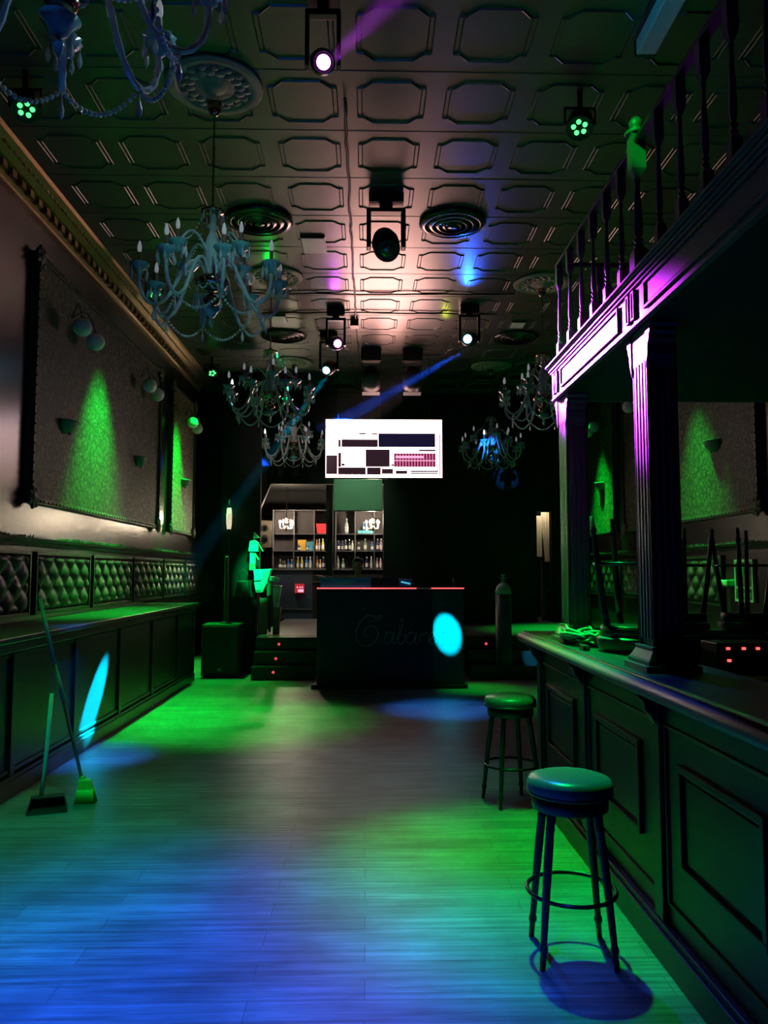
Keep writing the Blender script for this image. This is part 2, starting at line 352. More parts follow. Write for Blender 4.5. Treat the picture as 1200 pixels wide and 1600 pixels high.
# end wall of the hall with its opening to the stage bar
w = MB()
w.box((XL, YB, 0), (-2.25, YB+0.2, 2.82)); w.box((XL, YB, 3.47), (XR, YB+0.2, ZC))
w.extrude_poly([(-3.3, 2.82), (-2.25, 2.82), (-1.97, 3.47), (-3.3, 3.47)], lambda p: Vector((p[0], YB, p[1])), lambda p: Vector((p[0], YB+0.2, p[1])))
w.box((0.37, YB, 0), (3.57, YB+0.2, 3.47)); w.box((3.88, YB, 0), (XR, YB+0.2, 3.47)); w.box((3.57, YB, 2.90), (3.88, YB+0.2, 3.47))
structure(w, 'wall_back', 'black_flat')
structure(MB().box((-0.83, YB+0.25, 0.61), (-0.69, YB+0.5, 3.6)).box((-2.9, YB+0.22, 3.5), (1.2, YE, 3.62)), 'trim_1', 'black_flat')

# ceiling: pressed tin tiles with raised cut-corner mouldings
c = MB()
c.box((XL-0.2, YF-0.2, ZC), (XR+0.2, YE+0.2, ZC+0.12))
TX, TY = 0.70, 0.80
def mould(c, p, q, wd=0.014, h=0.010):
    p = Vector((p[0], p[1], ZC)); q = Vector((q[0], q[1], ZC)); t = (q-p).normalized(); u = Vector((-t.y, t.x, 0))*wd; d = Vector((0,0,-h)); z = Vector((0,0,0.001))
    v = [c.bm.verts.new(k) for k in (p-u+z, p+d, p+u+z, q-u+z, q+d, q+u+z)]
    c._face([v[0], v[1], v[4], v[3]]); c._face([v[1], v[2], v[5], v[4]])
nx0, ny0 = -5, 0
for i in range(-4, 7):
    for j in range(2, 21):
        cx = 0.55 + TX*(i-0.5) + 0.0; cyy = 0.4 + TY*j
        if not (XL+0.3 < cx < XR-0.3): continue
        a, b2, k = 0.235, 0.27, 0.075
        for sx in (-1, 1):
            for sy in (-1, 1):
                mould(c, (cx + sx*(a-0.09), cyy + sy*b2), (cx + sx*0.0, cyy + sy*b2))
                mould(c, (cx + sx*(a-0.09), cyy + sy*b2), (cx + sx*(a-0.015), cyy + sy*(b2-k)))
                mould(c, (cx + sx*(a-0.015), cyy + sy*(b2-k)), (cx + sx*(a+0.03), cyy + sy*(b2-k)))
            mould(c, (cx + sx*(a+0.0), cyy - b2 + k + .02), (cx + sx*(a+0.0), cyy + b2 - k - .02), 0.006, 0.006)
            mould(c, (cx + sx*(a+0.035), cyy - b2 + k), (cx + sx*(a+0.035), cyy + b2 - k), 0.006, 0.006)
for j in range(2, 22): mould(c, (XL, 0.0 + TY*j), (XR, 0.0 + TY*j), 0.004, 0.003)
structure(c, 'ceiling', 'ceiling_tin')

# gilded cornice with dentils, both long walls
def cornice(name, side):
    c = MB()
    X0 = XL if side < 0 else XR; s = 1 if side < 0 else -1
    prof = [(0, 5.175), (0.03, 5.175), (0.04, 5.20), (0.06, 5.215), (0.065, 5.295), (0.12, 5.305), (0.16, 5.325), (0.25, 5.375), (0.275, 5.40), (0, 5.40)]
    c.extrude_poly(prof, lambda p: Vector((X0 + s*p[0], YF, p[1])), lambda p: Vector((X0 + s*p[0], 15.2, p[1])))
    y = 1.0
    while y < 15.1:
        c.box((X0 + s*0.055, y, 5.225), (X0 + s*0.105, y+0.085, 5.292)); y += 0.19
    y = 1.0
    while y < 15.1:
        c.box((X0 + s*0.18, y, 5.335), (X0 + s*0.205, y+0.05, 5.352)); y += 0.10
    structure(c, name, 'cornice_gold')
cornice('trim_2', -1); cornice('trim_3', 1)
# wainscot ledge
for nm, X0, s in (('trim_4', XL, 1), ('trim_5', XR, -1)):
    c = MB()
    prof = [(0, 1.90), (0.03, 1.90), (0.035, 1.93), (0.06, 1.945), (0.065, 1.975), (0, 1.985)]
    c.extrude_poly(prof, lambda p: Vector((X0 + s*p[0], 1.0, p[1])), lambda p: Vector((X0 + s*p[0], YB, p[1])))
    structure(c, nm, 'dark_wood')
def garland(X0, s, label):
    g = MB(); y = 4.5
    while y < 15.6:
        if math.sin(y*2.1) + 0.6*math.sin(y*5.3) > -0.45:
            for _ in range(3):
                a = random.uniform(-0.9, 0.9); h = random.uniform(0.015, 0.05); yy = y + random.uniform(-.03, .03); x = X0 + s*random.uniform(.015, .055)
                p = Vector((x, yy, 1.972)); d = Vector((random.uniform(-.3, .3), math.sin(a), math.cos(a)))*h; u = Vector((0.004, 0.012, 0))
                v = [g.bm.verts.new(k) for k in (p, p + d*0.5 + u, p + d, p + d*0.5 - u)]
                g._face(v)
                g.tube([p, p + d*0.9], 0.003, 4)
        y += 0.05
    tag(g.build('leaf_garland', 'garland'), label, 'garland', kind='stuff')
garland(XL, 1, 'thin garland of small leaves lying along the left wall ledge')
garland(XR, -1, 'thin garland of small leaves lying along the right wall ledge')

# stage platform
structure(MB().box((-1.76, 12.8, 0), (4.39, YE, 0.61)), 'floor_stage', 'stage_floor')
# black masking wing beside the stage, and low wall under it
structure(MB().box((-2.45, 13.35, 0), (-1.80, 13.5, 5.1)), 'wall_wing', 'black_flat')
def stairs(x0, x1, label, lamps):
    t = thing('stage_steps', ((x0+x1)/2, 12.5, 0), label, 'steps', 'steps up to the stage'); cx = (x0+x1)/2
    for k in range(3):
        z1 = 0.2*(k+1) if k < 2 else 0.605
        MB().box((x0-cx, -0.42 + 0.24*k, 0.2*k), (x1-cx, 0.295, z1)).build('step', 'dark_wood', t, 0.006)
    for (x, z, k) in lamps:
        MB().lathe([(0.022, 0), (0.022, 0.006), (0.014, 0.012)], (x-cx, -0.425 + 0.24*k, z), 12, Matrix.Rotation(PI/2, 3, 'X')).build('step_light', 'led_red_soft', t)
    return t
stairs(-1.74, -0.76, 'dark wooden steps left of the disc jockey booth with three red step lights', [(-1.40, 0.12, 0), (-1.39, 0.30, 1), (-1.37, 0.50, 2)])
stairs(1.62, 3.2, 'dark wooden steps behind the gas cylinder, right of the booth', [(1.93, 0.50, 2)])

# ---------------------------------------------------------------- left wall: counter, upholstery, pictures
t = thing('wall_counter', (-2.95, 7.5, 0), 'long dark panelled standing counter along the left wall', 'counter')
def L2(p): return (p[0]+2.95, p[1]-7.5, p[2])
MB().box(L2((-3.295, 0.6, 1.13)), L2((-2.55, 12.10, 1.175))).build('countertop', 'bar_wood', t, 0.008)
MB().box(L2((-3.295, 0.65, 1.06)), L2((-2.575, 12.05, 1.13))).build('apron', 'dark_wood', t, 0.006)
MB().box(L2((-3.295, 0.65, 0.0)), L2((-2.64, 12.05, 1.06))).build('carcass', 'bar_front', t)
ys = [12.05, 11.05, 9.75, 8.48, 7.20, 5.95, 4.70, 3.45, 2.2]
for a, b in zip(ys[1:], ys[:-1]):
    m = MB(); y0, y1 = a+0.04, b-0.04
    m.box(L2((-2.64, y0, 0.20)), L2((-2.625, y1, 1.02)))
    m.box(L2((-2.64, y0, 0.17)), L2((-2.612, y1, 0.20))); m.box(L2((-2.64, y0, 1.02)), L2((-2.612, y1, 1.05)))
    m.build('front_panel', 'bar_front', t, 0.003)
for y in ys: MB().box(L2((-2.64, y-0.04, 0.15)), L2((-2.60, y+0.04, 1.06))).build('stile', 'dark_wood', t, 0.004)
MB().box(L2((-2.64, 0.65, 0.0)), L2((-2.585, 12.05, 0.12))).box(L2((-2.64, 0.65, 0.12)), L2((-2.60, 12.05, 0.15))).build('kick_board', 'dark_wood', t, 0.004)

def tuft_panel(X0, s, y0, y1, z0, z1, label):
    t = thing('upholstered_panel', (X0, (y0+y1)/2, z0), label, 'wall panel', 'button tufted wall panels')
    H, Wd = z1-z0, y1-y0; f = 0.035
    fr = MB()
    for a, b in (((0.001, -Wd/2, 0), (0.045, -Wd/2+f, H)), ((0.001, Wd/2-f, 0), (0.045, Wd/2, H)), ((0.001, -Wd/2+f, 0), (0.045, Wd/2-f, f)), ((0.001, -Wd/2+f, H-f), (0.045, Wd/2-f, H))):
        fr.box((s*a[0], a[1], a[2]), (s*b[0], b[1], b[2]))
    fr.build('panel_frame', 'dark_wood', t, 0.004)
    cu = MB(); ny = max(24, int((Wd-2*f)/0.02)); nz = 28; g = []
    def hh(y, z):
        u = (y/0.30 + z/0.27); v = (y/0.30 - z/0.27)
        e = abs(math.sin(PI*u))*abs(math.sin(PI*v)); d = 0.052*e**0.42
        return 0.004 + d
    for i in range(ny+1):
        y = -Wd/2+f + (Wd-2*f)*i/ny; row = []
        for j in range(nz+1):
            z = f + (H-2*f)*j/nz; ed = min(1, min(i, ny-i)/2.0, min(j, nz-j)/2.0)
            row.append(cu.bm.verts.new((s*(0.006 + hh(y, z)*ed), y, z)))
        g.append(row)
    for i in range(ny):
        for j in range(nz): cu._face([g[i][j], g[i+1][j], g[i+1][j+1], g[i][j+1]], True)
    cu.build('tufted_cushion', 'leather', t)
    return t
lefty = [(6.22, 7.72), (7.84, 9.37), (9.47, 11.02), (11.12, 12.67), (12.76, 14.2), (14.29, 15.8)]
place = ['cut by the left edge of the picture', 'above the broom and dustpan', 'third, with green on its near half', 'fourth towards the screen', 'under the far framed damask panel', 'farthest along the left wall']
tuft_panel(XL, 1, 4.6, 6.12, 1.22, 1.85, 'black tufted panel on the left wall nearest the camera')
for (a, b), pl in zip(lefty, place):
    tuft_panel(XL, 1, a, b, 1.22, 1.85, 'tufted panel on the left wall, ' + pl)
for i, (a, b, pl) in enumerate([(6.2, 7.7, 'nearest the camera'), (9.5, 10.75, 'seen between the upturned stools'), (10.85, 11.8, 'just right of the near column'), (12.0, 13.2, 'seen just left of the near fluted column'), (13.3, 14.6, 'brightly green lit between the columns'), (14.7, 15.9, 'farthest down the room')]):
    tuft_panel(XR, -1, a, b, 1.22, 1.85, 'tufted panel on the right wall, ' + pl)

def picture(X0, s, y0, y1, z0, z1, label, m='damask'):
    t = thing('wall_tapestry', (X0, (y0+y1)/2, z0), label, 'wall panel', 'large framed damask panels')
    H, Wd = z1-z0, y1-y0
    MB().box((s*0.012, -Wd/2+.03, .03), (s*0.045, Wd/2-.03, H-.03)).build('damask_fabric', m, t)
    fr = MB(); f = 0.055
    for a, b in (((-Wd/2, 0), (-Wd/2+f, H)), ((Wd/2-f, 0), (Wd/2, H)), ((-Wd/2+f, 0), (Wd/2-f, f)), ((-Wd/2+f, H-f), (Wd/2-f, H))):
        fr.box((s*0.001, a[0], a[1]), (s*0.06, b[0], b[1]))
        cy0, cz0, cy1, cz1 = a[0]+f*.3, a[1]+f*.3, b[0]-f*.3, b[1]-f*.3
        fr.box((s*0.055, cy0, cz0), (s*0.078, cy1, cz1))
    n = int(Wd/0.10)
    for i in range(n):
        y = -Wd/2 + f + (Wd-2*f)*(i+.5)/n
        for z in (f*.5, H-f*.5): fr.ball((s*0.078, y, z), 0.014, 6)
    n = int(H/0.10)
    for i in range(n):
        z = f + (H-2*f)*(i+.5)/n
        for y in (-Wd/2+f*.5, Wd/2-f*.5): fr.ball((s*0.078, y, z), 0.014, 6)
    fr.build('frame', 'frame_dark', t)
    for y in (-Wd/2+.05, Wd/2-.05):
        for z in (.05, H-.05):
            o = MB(); o.ball((s*0.06, y, z), 0.085, 12, (0.55, 1, 1))
            for k in range(7):
                a = 2*PI*k/7; o.ball((s*0.075, y + .085*math.cos(a), z + .085*math.sin(a)), 0.035, 8, (0.6, 1, 1))
            o.build('corner_ornament', 'frame_dark', t)
    return t
picture(XL, 1, 7.58, 12.28, 2.32, 4.82, 'huge damask wall panel in dark carved frame with green stripe of light, left wall')
picture(XL, 1, 13.0, 14.78, 2.32, 4.82, 'narrow looking far damask panel lit yellow green at the end of left wall', 'damask_gold')
picture(XR, -1, 8.46, 11.2, 2.32, 4.82, 'green lit damask panel on right wall, right of the near fluted column')
picture(XR, -1, 11.75, 13.0, 2.32, 4.82, 'dim brown damask panel mostly hidden behind the near fluted column')
picture(XR, -1, 13.45, 15.6, 2.32, 4.82, 'bright green damask panel on right wall, seen between the two fluted columns', 'damask_gold')

# globe sconces and bowl uplights
def make_sconce(s):
    t = thing('globe_sconce', (0, 0, 0), 'two globe wall sconce', 'wall light', 'two globe wall sconces')
    MB().lathe([(0.055, 0), (0.055, 0.012), (0.03, 0.03), (0.012, 0.045)], (0, 0, 0.16), 16, Matrix.Rotation(s*PI/2, 3, 'Y')).build('backplate', 'metal_black', t)
    for (y, x, z) in ((-0.22, 0.24, 0.0), (0.26, 0.22, -0.02)):
        pts = []
        for k in range(13):
            u = k/12; yy = y*min(1, u*1.15); xx = 0.03 + (x-0.03)*u**0.7; zz = 0.16 + 0.16*math.sin(PI*min(1, u*1.02))*(1 if u < .6 else .95) + (z + 0.10 - 0.16)*u
            pts.append((s*xx, yy, zz))
        pts.append((s*x, y, z + 0.095))
        a = MB().tube(pts, 0.007, 6); a.lathe([(0.028, z+0.085), (0.03, z+0.10), (0.008, z+0.115)], (s*x, y, 0), 12)
        a.build('arm', 'metal_black', t)
        MB().ball((s*x, y, z), 0.10, 24).build('globe', 'opal', t)
    return t
sl = make_sconce(1)
slabs = [(5.95, 'two globe sconce on left wall cut by the left picture edge, glowing green'), (8.55, 'two globe sconce at upper left of the huge damask panel'), (11.2, 'two globe sconce at the far top corner of the huge damask panel'), (13.95, 'two globe sconce over the far damask panel, left wall, one globe bright green')]
sl.location = (XL, slabs[0][0], 4.28); sl['label'] = slabs[0][1]
for y, lb in slabs[1:]: place_copy(sl, (XL, y, 4.28), lb)
sr = make_sconce(-1); sr.location = (XR, 14.2, 4.28); sr['label'] = 'two globe sconce on right wall with bright green globe, beside the far fluted column'
place_copy(sr, (XR, 11.9, 4.28), 'two globe sconce on right wall half hidden by the near fluted column')
def make_uplight(s):
    t = thing('bowl_uplight', (0, 0, 0), 'bowl uplight', 'wall light', 'half bowl uplights')
    m = MB(); seg, rg = 16, 8; R = 0.15; rows = []
    for i in range(rg+1):
        ph = PI/2*i/rg; row = []
        for k in range(seg+1):
            a = PI*k/seg - PI/2
            row.append(m.bm.verts.new((s*(R*math.cos(ph)*math.cos(a)*0.85 + 0.002), R*math.cos(ph)*math.sin(a), -R*0.85*math.sin(ph))))
        rows.append(row)
    for i in range(rg):
        for k in range(seg): m._face([rows[i][k], rows[i][k+1], rows[i+1][k+1], rows[i+1][k]], True)
    m.ball((s*0.05, 0, -R*.86), 0.02, 8)
    o = m.build('bowl', 'bowl_plaster', t); mo = o.modifiers.new('thick', 'SOLIDIFY'); mo.thickness = 0.008
    r = MB(); pts = [(s*(R*0.85*math.cos(PI*k/16 - PI/2) + 0.004), R*math.sin(PI*k/16 - PI/2), 0.0) for k in range(17)]
    r.tube(pts, 0.010, 6).build('rim', 'bowl_plaster', t)
    return t
ul = make_uplight(1); ul.location = (XL+0.045, 8.45, 3.27); ul['label'] = 'small half bowl uplight on near part of the huge left damask panel'
place_copy(ul, (XL+0.045, 11.15, 3.27), 'small half bowl uplight near the far edge of the huge left damask panel')
place_copy(ul, (XL+0.045, 13.9, 3.27), 'small half bowl uplight on the far left yellow green damask panel')
ur = make_uplight(-1); ur.location = (XR-0.045, 9.55, 3.27); ur['label'] = 'half bowl uplight on the green damask panel right of the near column'
place_copy(ur, (XR-0.045, 14.2, 3.27), 'half bowl uplight on the damask panel between the two fluted columns')

# ---------------------------------------------------------------- ceiling fittings
def medallion(x, y, label, R=0.37):
    m = MB()
    m.lathe([(R, 0), (R, -.02), (R*.97, -.03), (R*.93, -.022), (R*.90, -.036), (R*.86, -.026), (R*.82, -.036), (R*.78, -.022), (R*.60, -.02), (R*.42, -.028), (R*.36, -.04), (R*.28, -.03), (R*.18, -.05), (0.02, -.055)], (0, 0, 0), 48)
    for k in range(16):
        a = 2*PI*k/16
        for j, (rr, w_) in enumerate(((0.52, .045), (0.66, .035))):
            aa = a + j*PI/16; m.ball((R*rr*math.cos(aa), R*rr*math.sin(aa), -.024), w_, 8, (1, 1, .45))
    o = m.build('ceiling_medallion', 'plaster'); o.location = (x, y, ZC)
    return tag(o, label, 'ceiling medallion', 'plaster ceiling medallions')
medallion(-1.17, 5.79, 'pale plaster ceiling medallion nearest the camera, over the largest fully visible chandelier')
medallion(-1.15, 9.70, 'plaster ceiling medallion half hidden behind the large left chandelier', 0.35)
medallion(-1.34, 13.78, 'plaster ceiling medallion far left, lit orange at its right edge')
medallion(2.29, 13.95, 'plaster ceiling medallion far right, lit pink at its left edge')
medallion(2.29, 9.85, 'plaster ceiling medallion just left of the balcony balusters')
medallion(-1.13, 2.76, 'plaster ceiling medallion over the chandelier at the top left corner')
def diffuser(x, y, label, R=0.36):
    t = thing('round_air_diffuser', (x, y, ZC), label, 'ceiling vent', 'round ceiling air diffusers')
    for r0, r1, dz in ((R, R*.84, .05), (R*.80, R*.62, .055), (R*.58, R*.42, .06), (R*.38, R*.24, .062)):
        MB().lathe([(r0, -dz*.25), (r0, -dz*.55), (r1, -dz), (r1*.97, -dz), (r0*.95, -dz*.25)], (0, 0, 0), 40, cap=False).build('ring_louvre', 'diffuser_metal', t)
    MB().lathe([(R*.98, -0.002), (R*.98, -.008), (0.01, -.009)], (0, 0, 0), 40).build('duct_throat', 'metal_black', t)
    MB().lathe([(R*.18, -.03), (R*.16, -.06), (0.01, -.065)], (0, 0, 0), 24).build('centre_cap', 'diffuser_metal', t)
diffuser(0.93, 8.12, 'black round ceiling diffuser right of the centre moving head')
diffuser(-1.14, 8.11, 'black round ceiling diffuser behind the large left chandelier')
diffuser(-1.31, 12.2, 'black round ceiling diffuser above the second left chandelier')
diffuser(2.40, 12.2, 'dim round ceiling diffuser far right near the end medallion')
def ceiling_panel(x, y, sx, sy, label, m='white_plastic'):
    t = thing('ceiling_light_panel', (x, y, ZC), label, 'ceiling light', 'small square ceiling light panels')
    MB().box((-sx/2-.015, -sy/2-.015, -.02), (sx/2+.015, sy/2+.015, 0)).build('panel_frame', 'metal_black', t, .003)
    MB().box((-sx/2, -sy/2, -.03), (sx/2, sy/2, -.018)).build('diffuser_plate', m, t)
ceiling_panel(-0.60, 8.72, .25, .42, 'pale square ceiling panel left of the centre moving head')
ceiling_panel(-1.30, 11.35, .22, .28, 'small square ceiling panel behind the second left chandelier')
ceiling_panel(2.30, 11.55, .20, .26, 'small greenish square ceiling panel at the right, over the blue moving head')
t = thing('batten_light', (1.97, 3.75, 5.33), 'long switched off batten light on the ceiling above the balcony rail', 'ceiling light')
MB().box((-.07, -1.45, -.05), (.07, 1.45, .06)).build('diffuser_cover', 'white_plastic', t, .01)
MB().box((-.075, 1.45, -.052), (.075, 1.47, .06)).build('end_cap', 'metal_black', t)
MB().box((-.1, -1.2, .055), (-.02, 1.2, .069)).build('mounting_plate', 'metal_black', t)
# mains cables clipped to the ceiling
def cable(pts, label, r=0.011, m='cable_black', n=6):
    P = []
    for a, b in zip(pts[:-1], pts[1:]):
        L = (Vector(b)-Vector(a)).length; k = max(2, int(L/0.15))
        for i in range(k):
            p = Vector(a).lerp(Vector(b), i/k); P.append(p + Vector((random.uniform(-.012, .012), random.uniform(-.02, .02), random.uniform(-.006, 0.0))))
    P.append(Vector(pts[-1])); b = MB().tube(P, r, n)
    return b
def tagc(b, label): return tag(b.build('ceiling_cable', 'cable_black'), label, 'cable', 'cables run across the ceiling')
tagc(cable([(-.17, 5.9, 5.377), (-.17, 8.0, 5.377), (-.15, 11.4, 5.377), (-.12, 13.4, 5.377)], ''), 'black cable running down the middle of the ceiling away from the camera')
tagc(cable([(-1.6, 10.25, 5.377), (0.2, 10.28, 5.377), (2.0, 10.2, 5.377)], ''), 'nearest black cable crossing the pink lit ceiling from side to side')
tagc(cable([(-1.5, 11.05, 5.377), (0.2, 11.02, 5.377), (1.9, 11.05, 5.377)], ''), 'knotted black cable crossing the ceiling behind the nearest crossing cable')
tagc(cable([(-.1, 13.3, 5.377), (0.6, 13.3, 5.377), (1.35, 13.2, 5.377), (1.45, 11.7, 5.377), (1.5, 11.2, 5.377)], ''), 'black cable looping from the par cans to the blue moving head')
t = thing('junction_box', (-.17, 11.45, ZC), 'small black junction box at the end of the middle ceiling cable', 'junction box')
MB().box((-.06, -.08, -.09), (.06, .08, -.0)).build('housing', 'metal_black', t, .006)
MB().box((-.065, -.085, -.105), (.065, .085, -.088)).build('cover', 'metal_black', t, .004)

def moving_head(x, y, zl, direction, label, lens, sc=1.0, drop=None):
    """base on the ceiling, U yoke and a swivelling head"""
    t = thing('moving_head_light', (x, y, ZC), label, 'stage light', 'moving head lights on the ceiling')
    dz = ZC - zl
    b = MB(); b.box((-.15*sc, -.12*sc, -.11), (.15*sc, .12*sc, -.012)); b.box((-.10*sc, -.02, -.012), (-.06*sc, .02, 0)); b.box((.06*sc, -.02, -.012), (.10*sc, .02, 0))
    b.build('base', 'metal_black', t, .012)
    yo = MB(); yo.lathe([(.06*sc, -.14), (.06*sc, -.11)], (0, 0, 0), 16)
    yo.box((-.17*sc, -.05*sc, -.175), (.17*sc, .05*sc, -.135))
    for s in (-1, 1): yo.box((s*.13*sc, -.05*sc, -dz-.04), (s*.17*sc, .05*sc, -.135))
    yo.build('yoke', 'metal_black', t, .01)
    d = Vector(direction).normalized(); q = d.to_track_quat('Z', 'Y').to_matrix()
    h = MB().lathe([(.05*sc, -.17*sc), (.10*sc, -.15*sc), (.12*sc, -.05*sc), (.115*sc, .08*sc), (.10*sc, .13*sc), (.092*sc, .14*sc), (.088*sc, .12*sc)], (0, 0, -dz), 24, q)
    ho = h.build('head', 'metal_black', t)
    MB().lathe([(.065*sc, .121*sc), (.06*sc, .135*sc), (.03*sc, .143*sc), (.001, .146*sc)], (0, 0, -dz), 24, q).build('lens', lens, ho)
    return t
moving_head(0.20, 7.57, 4.90, (0.1, -0.75, -0.75), 'moving head light hanging at the centre of the ceiling with yellowish dark lens', 'lens_dark', 1.15)
moving_head(-0.43, 10.95, 4.90, (0.30, -0.9, -0.30), 'black moving head with small purple lens, left of centre', 'led_magenta', 0.85)
moving_head(-0.58, 12.1, 4.85, (-0.35, -0.75, -0.6), 'moving head with blue white lens throwing a beam to the lower left', 'led_blue', 0.9)
moving_head(1.46, 10.77, 4.92, (-0.35, -0.9, -0.25), 'moving head with bright blue lens right of the ceiling centre', 'led_blue', 0.9)
moving_head(-0.28, 4.80, 4.92, (0.1, -0.8, -0.55), 'moving head with large glowing magenta lens near the top of the picture', 'led_magenta', 0.68)
def par_light(x, y, label, green=True):
    t = thing('led_par_light', (x, y, ZC), label, 'stage light', 'green led par lights on the ceiling')
    q = (Vector((-x*0.15, -0.55, -1.0))).normalized().to_track_quat('Z', 'Y').to_matrix()
    MB().box((-.02, -.02, -.13), (.02, .02, 0)).box((-.11, -.015, -.15), (.11, .015, -.13)).box((-.125, -.015, -.27), (-.11, .015, -.13)).box((.11, -.015, -.27), (.125, .015, -.13)).build('bracket', 'metal_black', t)
    o = MB().lathe([(.06, -.10), (.095, -.08), (.105, .0), (.105, .045), (.098, .045), (.095, .03)], (0, 0, -.27), 24, q).build('housing', 'metal_black', t)
    for k in range(5):
        a = 2*PI*k/5 + .3
        MB().lathe([(.019, .031), (.017, .04), (.001, .044)], Vector((0, 0, -.27)) + q @ Vector((.046*math.cos(a), .046*math.sin(a), 0)), 12, q).build('led', 'led_green', o)
    return t
par_light(-2.56, 5.68, 'green led par light high on the left nearest the camera')
par_light(-2.64, 9.60, 'green led par light glowing through the large left chandelier')
par_light(-2.69, 13.50, 'green led par light at the far end of the left cornice')
par_light(1.67, 5.82, 'green led par light on the right between ceiling and balcony rail')
par_light(3.75, 10.2, 'green led par light over the right wall hidden behind the balcony front')
par_light(3.75, 14.3, 'green led par light at the far end over the right wall')
def par_can(x, y, label):
    t = thing('par_can', (x, y, ZC), label, 'stage light', 'black par cans over the screen')
    MB().box((-.17, -.09, -.22), (.17, .09, -.01)).build('mount_box', 'metal_black', t, .008)
    MB().box((-.16, -.015, -.46), (-.145, .015, -.20)).box((.145, -.015, -.46), (.16, .015, -.20)).tube([(-.15, 0, -.30), (.15, 0, -.40)], .012, 6).tube([(-.15, 0, -.38), (.15, 0, -.28)], .008, 6).build('yoke', 'metal_black', t)
    q = Vector((0.0, 0.72, -0.70)).normalized().to_track_quat('Z', 'Y').to_matrix()
    h = MB().lathe([(.10, -.20), (.15, -.16), (.16, .05), (.165, .15), (.15, .15), (.14, .12)], (0, -.02, -.52), 20, q).build('can', 'metal_black', t)
    MB().box((-.15, .11, -.73), (.15, .21, -.715), Matrix.Rotation(-.4, 3, 'X')).build('barn_door', 'painted_wood', h)
par_can(0.09, 12.95, 'black par can hanging left of the other, above the screen')
par_can(0.79, 12.95, 'black par can on the right of the pair above the screen, behind the blue beam')

